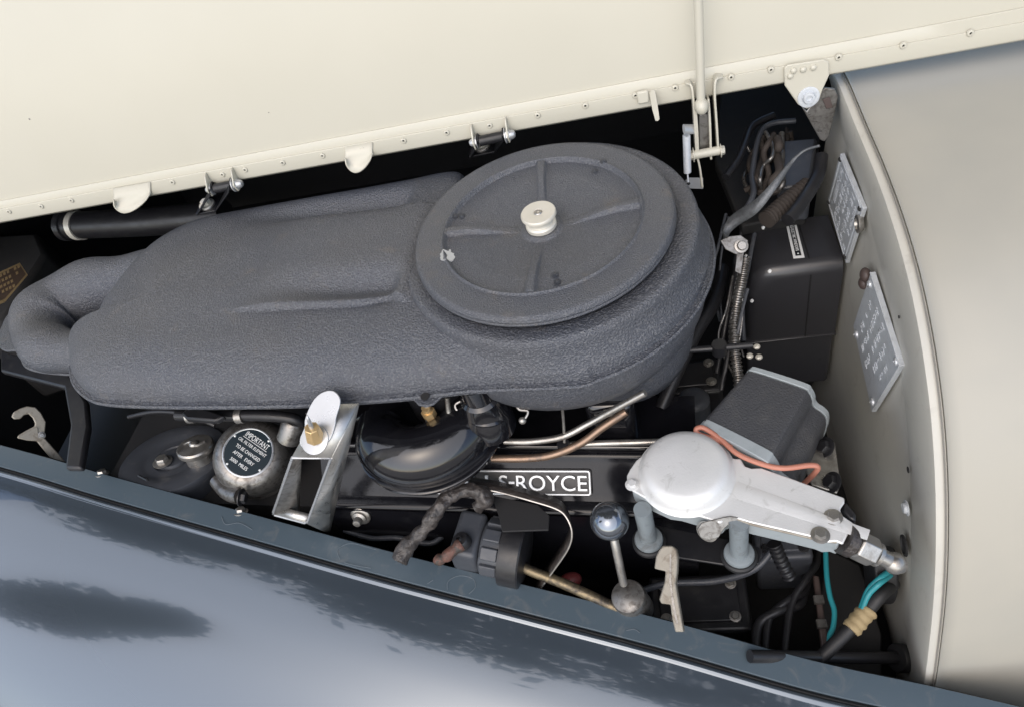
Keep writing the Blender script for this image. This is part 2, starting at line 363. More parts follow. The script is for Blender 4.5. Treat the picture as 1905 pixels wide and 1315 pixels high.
# ================================================================== RAISED BONNET
def yb(x): return 415 - .1785 * x
def yu(x): return 374 - .189 * x
def ym(x): return 389 - .1825 * x
def bonnet():
    t = thing('raised_bonnet', HP(900, yb(900)), 'raised cream painted bonnet half with riveted hinge rail', 'bonnet')
    xs = [-700 + 60 * i for i in range(56)]
    rows = []
    for x in xs:
        p = HP(x, yu(x) + 14, 0.0)
        rows.append([p + HUP * s_ - HN * (.25 * s_ * s_) for s_ in (0, .01, .03, .07, .12, .18, .25, .33, .42, .5)])
    b = MB(); b.loft(rows); b.build('bonnet_skin', CREAM, t, angle=60)
    b = MB(); b.loft([[HP(x, yu(x), -.001), HP(x, yu(x) + 1.2, .0028), HP(x, yu(x) + 3, .0035), HP(x, ym(x), .0035), HP(x, ym(x) + 3, .0035)] for x in xs]); b.build('upper_strip', CREAM, t)
    b = MB(); b.loft([[HP(x, ym(x) - 1, .003), HP(x, ym(x) + .5, .0055), HP(x, ym(x) + 2, .0062), HP(x, yb(x) - 4, .0066), HP(x, yb(x) - 1, .0055), HP(x, yb(x), .002), HP(x, yb(x) + 1, -.012)] for x in xs]); b.build('hinge_rail', CREAM, t, angle=30)
    for x, y in ((17, 394), (77, 384), (133, 373), (257, 352), (321, 339), (414, 325), (456, 316), (526, 303), (600, 290), (674, 275), (751, 262), (831, 247), (911, 234), (1000, 215), (1089, 197), (1182, 178), (1256, 164), (1360, 144), (1434, 130), (1560, 107), (1680, 85), (1805, 62)):
        fix('rivet', HP(x, y, .0063), HN, .0042, CREAM, t)
        fix('stud', HP(x, y, .0066), HN, .0013, MATT, t, 'rivet_core')
    for x, y, o_, r_ in ((689, 120, -.0042, .0019), (55, 222, -.0036, .0014), (930, 96, -.003, .001), (500, 210, -.0012, .0009)):
        b = MB(); b.sphere(HP(x, y, o_), r_, 1.3, 1, .6, HN, 8); b.build('paint_chip', OLDS, t)
    # tongues hanging below the rail
    def tongue(x0, x1, xm, ymx):
        rows = []
        for i in range(15):
            k = i / 14; x = x0 + (x1 - x0) * k
            y0 = yb(x) - 26; dep = math.sin(math.pi * min(1, max(0, k))) ** .6
            y1 = yb(x) - 6 + (ymx - yb(xm) + 6) * dep
            xx = x + (xm - (x0 + x1) / 2) * dep
            rows.append([HP(x, y0, .0068), HP(x, yb(x) - 6, .0085), HP((x + xx) / 2, yb(x) * .5 + y1 * .5, .013), HP(xx, y1, .020)])
        b = MB(); b.loft(rows); b.build('rail_tongue', CREAM, t, angle=60, solid=.002)
    tongue(211, 280, 236, 399); tongue(642, 693, 664, 323); 
    b = MB(); b.prism([HP(1207, 172, .008), HP(1214, 168, .012), HP(1219, 195, .018), HP(1223, 222, .022), HP(1219, 226, .022), HP(1213, 205, .016)], HX * .003 + HN * .002); b.build('rail_tongue', CREAM, t, bevel=.0006)
    b = MB(); b.box(HP(1196, 181, .009), HX * .014, HUP * .016, HN * .005); b.build('rail_clip', CREAM, t, bevel=.002)
    # pivot plate at the scuttle end
    b = MB(); b.prism([HP(x, y, .0072) for x, y in ((1458, 126), (1464, 120), (1530, 110), (1541, 114), (1542, 139), (1530, 165), (1522, 188), (1500, 202), (1484, 194), (1459, 158))], HN * .003); b.build('pivot_plate', CREAM, t, bevel=.0012)
    for x, y in ((1476, 132), (1494, 130), (1513, 126), (1470, 142)): fix('stud', HP(x, y, .0100), HN, .004, CREAM, t, 'weld_spot')
    b = MB(); b.lathe([(.0128, 0), (.0128, .0015), (.0105, .002), (.0075, .0012), (.0075, .0035), (.0062, .006), (.004, .0062), (.0036, .003), (0, .003)], HP(1504, 181, .0101), HN, 32); b.build('pivot_bolt', ALU, t)
    return t
BON = bonnet()
def pivot_bracket():
    b = MB(); b.prism([HP(x, y, -.002) for x, y in ((1487, 192), (1500, 205), (1525, 170), (1533, 162), (1552, 164), (1558, 178), (1552, 208), (1541, 252), (1532, 262), (1524, 258))], HN * .004)
    o = b.build('bonnet_bracket', OLDS, None, bevel=.001)
    tag(o, 'worn grey pivot bracket under the bolted corner plate of the bonnet', 'bracket')
    b = MB(); b.prism([HP(x, y, .0022) for x, y in ((1530, 185), (1543, 180), (1549, 200), (1537, 203))], HN * .0015); b.build('packing', BRNR, o, bevel=.0005)
pivot_bracket()

def hinge(pl, pr, base, bolt, nl, nr, wl):
    t = thing('hinge_bracket', PZ(*base, -.04), wl, 'hinge', 'bonnet hinges')
    L = HP(*pl, .016); R = HP(*pr, .016); ax = (R - L).normalized(); mid = (L + R) / 2
    Bc = PZ(base[0], base[1], -.036)
    half = (R - L).length / 2
    dn = (Bc - mid); sd_ = HY
    for c in (L, R):
        q = c
        b = MB(); b.prism([q + Z * .010 + HY * .004, q + Z * .006 - HY * .008, q + dn * .15 - HY * .009, q + dn * 1.0 - HY * .004, q + dn * 1.0 + HY * .036, q + dn * .45 + HY * .030, q + HY * .012], ax * .0026)
        b.build('cheek', SAT, t, bevel=.0007)
    b = MB(); b.box(mid + dn * 1.0 + HY * .015 + ax * .0013 + Z * .0014, ax * (2 * half + .0022), HY * .037, Z * .0028); b.build('foot', SAT, t, bevel=.0007)
    b = MB(); b.tube([L + ax * .0028, R - ax * .0002], .0068, 18); b.build('spacer_tube', SAT, t)
    fix('nut', L - ax * .0005, -ax, .0062, BRT, t); fix('nut', R + ax * .003, ax, .0075, BRT, t)
    b = MB(); b.lathe([(.0125, 0), (.0125, .002), (.0122, .0024)], mid + dn + HY * .013 + Z * .0028, Z, 28); b.build('washer', STL, t)
    fix('bolt', mid + dn + HY * .013 + Z * .005, Z, .0078, KNOB, t)
    # cream ears on the rail
    for c, s_ in ((L, -1), (R, 1)):
        b = MB(); q = c + ax * (s_ * .0035 + (.0 if s_ < 0 else .0026)); b.prism([q + HUP * .022 - HN * .009, q + HUP * .020 - HN * .002, q + HN * .010 + HUP * .002, q + HN * .004 - HUP * .009, q - HN * .008 - HUP * .008], ax * (.0022 * s_))
        b.build('rail_ear', CREAM, t, bevel=.0008)
hinge((397, 352), (432, 345), (383, 396), (385, 384), (375, 350), (440, 342), 'black bonnet hinge bracket with bright dome nuts by the front hose')
hinge((889, 264), (936, 254), (896, 288), (900, 278), (870, 262), (958, 250), 'black bonnet hinge bracket with bright dome nuts behind the round lid')

def stay():
    t = thing('bonnet_stay', HP(1310, 280, .02), 'cream bonnet stay rod with pivot arms and small coil spring', 'stay')
    h = lambda x, y, o=.022: HP(x, y, o)
    b = MB(); b.tube([h(1304, 186, .026), h(1302, 100, .028), h(1299, 0, .03), h(1290, -330, .04)], .0052, 14); b.build('rod', CREAM, t)
    b = MB(); b.sphere(h(1305, 198, .026), .0095, .9, 1.1, 1.15, HN, 20); b.build('rod_end', CREAM, t)
    def arm(pts, name, wd=.020, mat=CREAM):
        c = [h(*p) for p in pts]; b = MB()
        b.loft([[q - HN * wd, q] for q in catmull(c, 16)]); b.build(name, mat, t, solid=.0026, bevel=.0005)
    arm([(1276, 158, .014), (1286, 160, .02), (1290, 185), (1293, 230), (1296, 285), (1302, 312), (1307, 350)], 'pivot_arm')
    arm([(1345, 146, .014), (1332, 150, .02), (1330, 180), (1333, 225), (1337, 290)], 'pivot_arm')
    arm([(1294, 200), (1297, 240), (1299, 290)], 'link_plate', .016); arm([(1318, 186), (1321, 230), (1323, 298)], 'link_plate', .016)
    b = MB(); b.prism([h(1300, 215, .012), h(1317, 212, .012), h(1322, 280, .012), h(1301, 284, .012)], -HN * .012); b.build('stop_block', OLDS, t, bevel=.001)
    b = MB(); b.tube([h(1291, 289, .02), h(1340, 280, .02)], .0058, 14); b.build('cross_pin', CREAM, t)
    fix('bolt', h(1340, 281, .02), HX, .0058, CREAM, t, 'pin_nut'); fix('bolt', h(1291, 289, .02), -HX, .0062, CREAM, t, 'pin_nut')
    b = MB(); b.prism([h(1308, 331, .018), h(1308, 350, .018), h(1279, 349, .030), h(1275, 336, .032), h(1281, 331, .03)], Z * -.002); b.build('spring_foot', BRT, t, bevel=.0004)
    fix('stud', h(1281, 342, .034), HN, .0022, MATT, t, 'spring_hole')
    b = MB(); b.tube([h(1272, 241, .026), h(1290, 241, .018)], .0062, 12, flat=.35); b.build('spring_anchor', BRT, t)
    # spring
    b = MB(); a0, a1 = h(1277, 252, .026), h(1279, 322, .028); ax = (a1 - a0).normalized(); u = ax.orthogonal().normalized(); v = ax.cross(u)
    pts = [a0.lerp(a1, i / 420) + (u * math.cos(i / 10 * 2 * math.pi * .75) + v * math.sin(i / 10 * 2 * math.pi * .75)) * .0042 for i in range(421)]
    b.tube(pts, .00075, 5)
    b.tube([a1, a1.lerp(h(1280, 340, .034), .5) + HN * .002, h(1280, 341, .034)], .001, 6); b.build('coil_spring', ALU, t)
stay()

# ================================================================== AIR CLEANER
def air_cleaner():
    t = thing('air_cleaner', V((0, 0, -.07)), 'long black crinkle finish air cleaner with round lid and pale knob', 'air cleaner')
    zf, Hh, Rr = -.068, .043, .072
    RC = .187
    near = [(133, 640), (131, 690), (140, 716), (165, 738), (200, 748), (300, 752), (420, 752), (560, 749), (700, 740), (800, 731), (880, 722)]
    out = [PZ(x, y, zf) for x, y in near]
    a0 = math.atan2(out[-1].y, out[-1].x)
    arc = []
    th = rad(-100)
    while th < rad(108): arc.append(V((RC * math.cos(th), RC * math.sin(th), zf))); th += rad(8)
    far = [PZ(x, y + 2, zf + .032) for x, y in ((850, 296), (760, 311), (680, 326), (600, 340), (470, 364), (390, 380), (335, 400), (285, 428), (240, 466), (200, 510), (165, 555), (145, 595))]
    for p in far: p.z = zf
    out = catmull(out + arc + far, 760, True)
    sa = PZ(330, 590, zf); sb = V((0, 0, zf)); sdv = sb - sa
    l1a, l1b = PZ(403, 584, -.027), PZ(690, 567, -.027); l2a, l2b = PZ(336, 437, -.027), PZ(690, 400, -.027)
    def side(a, b, p): d = (b - a); d.z = 0; d.normalize(); return (p - a).x * -d.y + (p - a).y * d.x, (p - b).x * d.x + (p - b).y * d.y
    def feat(p):
        n1, u1 = side(l1a, l1b, p); n2, u2 = side(l2a, l2b, p)
        L1 = (l1b - l1a).length
        fade = sst(-L1 * 1.0, -L1 * .55, u1) * (1 - sst(.03, .055, u1))
        w1 = n1 - .008 * math.exp(-((u1 - .02) / .018) ** 2)
        h = .0080 * sst(-.005, .003, w1) * (1 - sst(-.003, .005, n2)) * fade
        d1 = sst(-.20, -.01, u1) * (1 - sst(.016, .042, u1)); h -= .017 * d1 * math.exp(-((n1 - .025) / .021) ** 2)
        d2 = sst(-.26, -.03, u2) * (1 - sst(.035, .058, u2)); h -= .017 * d2 * math.exp(-((n2 - .024) / .020) ** 2)
        return h
    rows = []; K = 120
    rows.append([p - Z * .010 for p in out]); 
    rows.append([p - Z * .004 for p in out])
    sp = []
    for p in out:
        k = max(0, min(1, (p - sa).dot(sdv) / sdv.length_squared)); sp.append(sa + sdv * k)
    for k in range(K + 1):
        s_ = (k / K) ** 1.35; r = []
        for p, q in zip(out, sp):
            d = (q - p).length; x = s_ * d; c = p.lerp(q, s_)
            y = max(0, x - .005) / Rr
            z = Hh * (math.sqrt(max(0, 1 - (1 - min(1, y)) ** 2)))
            if x > .01: z += feat(c) * sst(.01, .03, x)
            z += .005 * sst(.06, .15, x)
            r.append(V((c.x, c.y, zf + z)))
        rows.append(r)
    b = MB(); b.loft(rows, cc=True); b.build('body', CRK, t, angle=50)
    b = MB(); b.tube([p + (p - q).normalized() * .0012 - Z * .003 for p, q in zip(out[::2], sp[::2])] + [out[0] - Z * .003], .0024, 8); b.build('flange_rim', CRK, t, angle=70)
    # underside shell
    b = MB(); b.loft([[p - Z * .006 for p in out], [p.lerp(q, .06) - Z * .012 for p, q in zip(out, sp)], [p.lerp(q, .14) - Z * .03 for p, q in zip(out, sp)], [p.lerp(q, .5) - Z * .036 for p, q in zip(out, sp)], [q - Z * .036 for q in sp]], cc=True); b.build('under_shell', CRK, t)
    # drum and bowls under the lid
    o = V((.004, 0, 0))
    b = MB(); b.lathe([(.13, -.03), (.146, -.018), (.160, -.0175), (.166, -.0165), (.1695, -.018), (.1715, -.022), (.172, -.03), (.1745, -.043), (.181, -.056)], o, Z, 110); b.build('lid_seat', CRK, t, angle=50)
    b = MB(); b.lathe([(.16, -.07), (.178, -.074), (.180, -.08), (.1785, -.10), (.174, -.122), (.164, -.142), (.148, -.152), (.12, -.156), (.11, -.156)], V((.004, 0, 0)), Z, 100); b.build('oil_bowl', CRK, t, angle=50)
    b = MB(); b.lathe([(.10, -.13), (.096, -.15), (.092, -.175), (.082, -.203), (.06, -.214), (0, -.216)], V((.050, -.055, 0)), Z, 80); b.build('lower_bowl', CRK, t, angle=50)
    # mounting ear
    q = [PZ(x, y, zf - .003) for x, y in ((690, 735), (740, 733), (765, 738), (778, 752), (792, 755), (806, 751), (822, 736), (850, 727), (860, 715), (700, 722))]
    b = MB(); b.prism(q, Z * -.003); b.build('mounting_ear', CRK, t, bevel=.001)
    b = MB(); b.lathe([(.0052, 0), (.0052, .0008), (0, .0009)], PZ(791, 737, zf), Z, 16); b.build('ear_slot', MATT, t)
    q = [PZ(x, y, zf - .003) for x, y in ((560, 746), (580, 752), (600, 756), (650, 753), (668, 748), (690, 740))]
    b = MB(); b.prism(q, Z * -.003); b.build('mounting_ear', CRK, t, bevel=.001)
    # lid
    NT, NR = 420, 165
    ribs = [PZ(x, y, -.004) for x, y in ((1008, 287), (1192, 380), (987, 545), (817, 436))]
    ra = [math.atan2(p.y, p.x) for p in ribs]
    def lid_h(r, a):
        h = -.0008 * (1 - r / .15)
        h -= .0036 * (1 - sst(.1115, .1140, r))
        h += .0022 * math.exp(-((r - .1155) / .0013) ** 2)
        h -= .0095 * (1 - r / .088) ** 1.0 if r < .088 else 0
        for q_ in ra:
            d = (a - q_ + math.pi) % (2 * math.pi) - math.pi
            if abs(d) < .9:
                pd = abs(r * math.sin(d)); pr_ = r * math.cos(d)
                wv = .0050 + .001 * sst(.08, .11, pr_)
                h += .0054 * (1 - sst(wv - .0020, wv + .0014, pd)) * sst(.018, .085, pr_) * (1 - sst(.111, .1145, r))
        if r > .144: h -= .0045 * (1 - math.sqrt(max(0, 1 - ((r - .144) / .006) ** 2)))
        h += .0035 * (1 - sst(.019, .026, r))
        return h
    rows = []
    for i in range(NR + 1):
        r = .004 + .146 * i / NR
        rows.append([V((r * math.cos(2 * math.pi * k / NT), r * math.sin(2 * math.pi * k / NT), lid_h(r, 2 * math.pi * k / NT))) for k in range(NT)])
    for r, h in ((.1507, -.006), (.1507, -.0075), (.1490, -.0085), (.1505, -.0095), (.1508, -.0115), (.149, -.0135), (.14, -.0135)):
        rows.append([V((r * math.cos(2 * math.pi * k / NT), r * math.sin(2 * math.pi * k / NT), h)) for k in range(NT)])
    b = MB(); b.loft(rows, cc=True); lid = b.build('lid', LIDM, t, angle=60)
    for x, y in ((1107, 320), (1123, 307), (847, 405), (860, 404), (1033, 513), (1037, 527)):
        p = PZ(x, y, -.0042); a = math.atan2(p.y, p.x); p.z = lid_h(p.length, a) - .0002
        fix('stud', p, Z, .0042, LIDM, lid, 'rivet')
    # bare patch of lid
    c = PZ(833, 481, -.0045); pts = []
    for k in range(40):
        a = 2 * math.pi * k / 40; r = .0085 * (1 + .28 * noise.noise(V((math.cos(a) * 2.2, math.sin(a) * 2.2, 3.3)))+ (.5 if k in (6, 7) else 0) + .12 * random.random())
        p = c + V((r * math.cos(a) * .95, r * math.sin(a) * 1.15, 0)); p.z = lid_h(math.hypot(p.x, p.y), math.atan2(p.y, p.x)) + .0002; pts.append(p)
    b = MB(); b.prism(pts, Z * .00025); b.build('bare_patch', ALUH, lid)
    # knob
    kz = -.0085
    b = MB(); b.lathe([(.0170, 0), (.0178, .001), (.0178, .005), (.0165, .0068), (.0150, .0075), (.0138, .010), (.0142, .0125), (.016, .0145), (.0192, .0158), (.0204, .017), (.0204, .0195), (.0194, .021), (.006, .0214), (.0052, .021), (.0048, .0205)], V((0, 0, kz)), Z, 48); kn = b.build('knob', KNOB, t, angle=35)
    b = MB(); b.lathe([(.0049, .0204), (.0040, .0216), (.0022, .0218), (.0018, .019), (0, .019)], V((0, 0, kz)), Z, 20); b.build('knob_stud', STL, kn)
    # intake duct at the left end
    pz = -.078
    cl = catmull([PZ(x, y, pz) for x, y in ((340, 515), (250, 525), (175, 538), (115, 562), (78, 602), (86, 642), (130, 654), (200, 654))], 50)
    b = MB(); b.tube(cl, [.044 - .009 * sst(22, 40, i) + .003 * math.sin(i * .55) for i in range(50)], 36, flat=.9); b.build('intake_duct', CRK, t, angle=60)
    fl = catmull([PZ(x, y, -.098) for x, y in ((200, 700), (130, 697), (75, 692), (45, 682), (34, 660), (26, 652), (8, 652), (-4, 640), (0, 612), (30, 575), (140, 560), (210, 640))], 90, True)
    b = MB(); b.prism(fl, Z * -.004); b.build('duct_flange', CRK, t, bevel=.0015)
    return t
air_cleaner()

# ================================================================== ENGINE
E0 = PZ(690, 925, -.29); E1 = PZ(1150, 937, -.30)
EA = (E1 - E0).normalized(); EO = EA.cross(Z).normalized()
if EO.y > 0: EO = -EO
EU = EA.cross(EO).normalized()
if EU.z < 0: EU = -EU
def ep(s_, a, h): return E0 + EA * s_ + EO * a + EU * h
def engine():
    t = thing('engine', ep(.1, 0, -.1), 'black enamelled engine with long side cover and cast name panel', 'engine')
    S = [-.07 + .05 * i for i in range(11)]
    prof = [(-.14, -.06), (-.14, .036), (-.062, .040), (-.058, .044), (-.05, .047), (-.043, .047), (-.039, .044), (-.036, .040), (-.004, .006), (.0, .0035), (.006, .002), (.013, -.001), (.0165, -.008), (.017, -.016), (.012, -.16), (-.02, -.30)]
    sm = [prof[0], prof[1]] + [(q.x, q.y) for q in catmull([V((a, h, 0)) for a, h in prof[2:]], 50)]
    b = MB(); b.loft([[ep(s_, a, h) for a, h in sm] for s_ in S]); b.build('side_cover', BLKC, t, angle=50)
    b = MB(); b.lathe([(.0142, 0), (.0142, .003), (.0125, .0045), (.0098, .0048), (.0098, .008), (.0062, .010), (.006, .016), (.005, .018), (0, .0185)], PP(672, 957, ep(0, .0168, 0), EO) , (EO + EU * .35).normalized(), 28); b.build('cover_bolt', STL, t)
    # name panel on the sloping face
    n = (EO * .034 + EU * .032); n = EO * .032 + EU * .034; n.normalize()
    p0 = ep(0, -.02, .0245) + n * .0005
    pq = lambda x, y: PP(x, y, p0, n)
    TL, TR, BR = pq(770, 872), pq(1099, 873), pq(1100, 921)
    xd = (TR - TL).normalized(); yd = n.cross(xd).normalized()
    if yd.z < 0: yd = -yd
    Wd = (TR - TL).length; Hd = abs((TR - BR).dot(yd))
    O = TR - xd * Wd - yd * Hd
    def rr(m, w_, h_, r_):
        pts = []
        for cx, cy, a0 in ((w_ - r_ - m, h_ - r_ - m, 0), (r_ + m, h_ - r_ - m, 90), (r_ + m, r_ + m, 180), (w_ - r_ - m, r_ + m, 270)):
            for k in range(7):
                a = rad(a0 + 15 * k); pts.append(O + xd * (cx + r_ * math.cos(a)) + yd * (cy + r_ * math.sin(a)))
        return pts
    b = MB(); b.prism(rr(-.0008, Wd, Hd, .004), n * .0016); pan = b.build('name_panel', SAT, t, bevel=.0005)
    o_, i_ = rr(.0005, Wd, Hd, .0035), rr(.0026, Wd, Hd, .002)
    b = MB(); b.loft([[q + n * .0016 for q in o_], [q + n * .0034 for q in o_], [q + n * .0034 for q in i_], [q + n * .0016 for q in i_]], cc=True); b.build('panel_border', ALUH, pan, bevel=.0003)
    def word(s_, x0, x1):
        a, c = pq(x0, 897), pq(x1, 897)
        u0 = (a - O).dot(xd); u1 = (c - O).dot(xd)
        text('lettering', s_, ALUH, pan, O + xd * u0 + yd * (Hd * .20) + n * .0012, xd, yd, u1 - u0, Hd * .60, .0036)
    word('ROLL', 806, 926); word('S', 930, 946); word('ROYCE', 962, 1093)
    b = MB(); b.box(O + xd * ((pq(953, 897) - O).dot(xd)) + yd * (Hd * .5) + n * .0024, xd * .0075, yd * .0028, n * .0024); b.build('lettering', ALUH, pan)
    
    # gallery rail above the cover, block below
    b = MB(); b.tube([ep(-.06, -.052, .05), ep(.43, -.052, .05)], .0045, 12); b.build('oil_gallery', BLK, t)
    b = MB(); b.box(ep(-.03, -.12, -.2), EA * .92, EO * .22, EU * .30); b.build('block', DARK, t)
    b = MB(); b.box(ep(.33, -.10, .07), EA * .06, EO * .07, EU * .09); b.build('tappet_chest', BLK, t, bevel=.012, seg=3)
engine()
def elbow():
    t = thing('intake_elbow', PZ(805, 800, -.26), 'gloss black curved intake elbow beneath the air cleaner', 'intake pipe')
    c = PZ(794, 777, -.185); R, r = .060, .038
    pts = []
    for i in range(41):
        a = rad(165 + 195 * i / 40) - .1; pts.append(c + V((R * 1.04 * math.cos(a), R * .92 * math.sin(a), .0)))
    b = MB(); b.tube(pts, [r * (.82 + .18 * sst(0, 8, i)) * (1 - .12 * sst(30, 40, i)) for i in range(41)], 40, flat=.9); b.build('elbow_pipe', BLK, t, angle=60)
    ring = []
    for i in range(60):
        a = 2 * math.pi * i / 60; ring.append((a, c + V((math.cos(a), math.sin(a), 0))))
    b = MB(); b.lathe([(.083, -.020), (.0975, -.020), (.0995, -.0185), (.0995, -.0165), (.0975, -.015), (.088, -.0148)], c, Z, 90); b.build('elbow_flange', BLK, t)
    b = MB(); b.lathe([(.05, -.036), (.092, -.033), (.0975, -.020)], c, Z, 60); b.build('elbow_pan', BLK, t)
    b = MB(); b.lathe([(.046, .0), (.046, .05), (.036, .055), (.036, .12)], c + V((.03, .03, -.01)), Z, 40); b.build('throat', SAT, t)
elbow()
def carburettor():
    c = PZ(905, 765, -.16)
    t = thing('carburettor', c, 'black carburettor body with small clips beneath the air cleaner', 'carburettor')
    b = MB(); b.lathe([(.030, -.03), (.030, .0), (.026, .006), (.024, .03), (.02, .034), (.02, .06)], c, Z, 36); b.build('body', BLK, t)
    b = MB(); b.lathe([(.024, .0), (.026, .003), (.024, .006)], PZ(908, 776, -.165), nrm(908, 776, .5, -.1, -1), 30); b.build('top_ring', BLK, t)
    for x, y in ((858, 783), (972, 780)):
        p = PZ(x, y, -.16)
        b = MB(); b.tube(catmull([p + RT * a + DN * d for a, d in ((.004, -.026), (-.007, -.02), (-.004, -.012), (.006, -.010), (.004, -.003), (0, 0))], 24), .0016, 6); b.build('spring_clip', STL, t)
        b = MB(); b.sphere(p + DN * .001, .0045); b.build('clip_ball', STL, t)
carburettor()

def tubething(name, pts, r, mat, label, cat, n=40, seg=12, grp=None):
    b = MB(); b.tube(catmull([PZ(*p) if not isinstance(p, V) else p for p in pts], n), r, seg)
    return tag(b.build(name, mat, None, angle=60), label, cat, grp)
p = tubething('fuel_pipe', [(792, 742, -.13), (797, 768, -.15), (798, 785, -.17), (804, 800, -.185), (812, 815, -.195)], .0042, STL, 'short pale fuel pipe with brass nut left of the carburettor', 'pipe')
b = MB(); b.lathe([(.0085, -.006), (.0085, .005)], PZ(798, 768, -.15), Z, 6); b.lathe([(.006, .005), (.006, .012)], PZ(798, 768, -.15), Z, 16); b.build('union_nut', BRS, p)
tubething('breather_wire', [(832, 738, -.13), (835, 765, -.15), (842, 790, -.165), (852, 806, -.18)], .0032, STL, 'thin curved steel pipe between the fuel pipe and the carburettor', 'pipe')
tubething('steel_pipe', [(938, 820, -.21), (985, 821, -.21), (1045, 812, -.205), (1090, 790, -.195), (1130, 768, -.18), (1200, 730, -.15)], .0042, STL, 'bright steel pipe rising to the right under the air cleaner', 'pipe')
tubething('copper_pipe', [(915, 852, -.235), (980, 852, -.235), (1030, 845, -.23), (1080, 824, -.22), (1120, 795, -.205), (1165, 765, -.19)], .005, COP, 'dull copper pipe sweeping up beneath the bright steel pipe', 'pipe')
tubething('linkage_rod', [(1045, 752, -.15), (1048, 780, -.18), (1050, 822, -.215)], .0018, STL, 'thin upright link rod crossing the steel pipe', 'rod', 8)
p = tubething('cross_rod', [(1060, 826, -.232), (1120, 824, -.232), (1240, 821, -.232)], .0042, STL, 'straight grey rod running behind the wiper motor cover', 'rod', 8)
b = MB(); b.lathe([(.008, -.004), (.008, .004)], PZ(1048, 826, -.225), Z, 6); b.build('rod_nut', SAT, p)

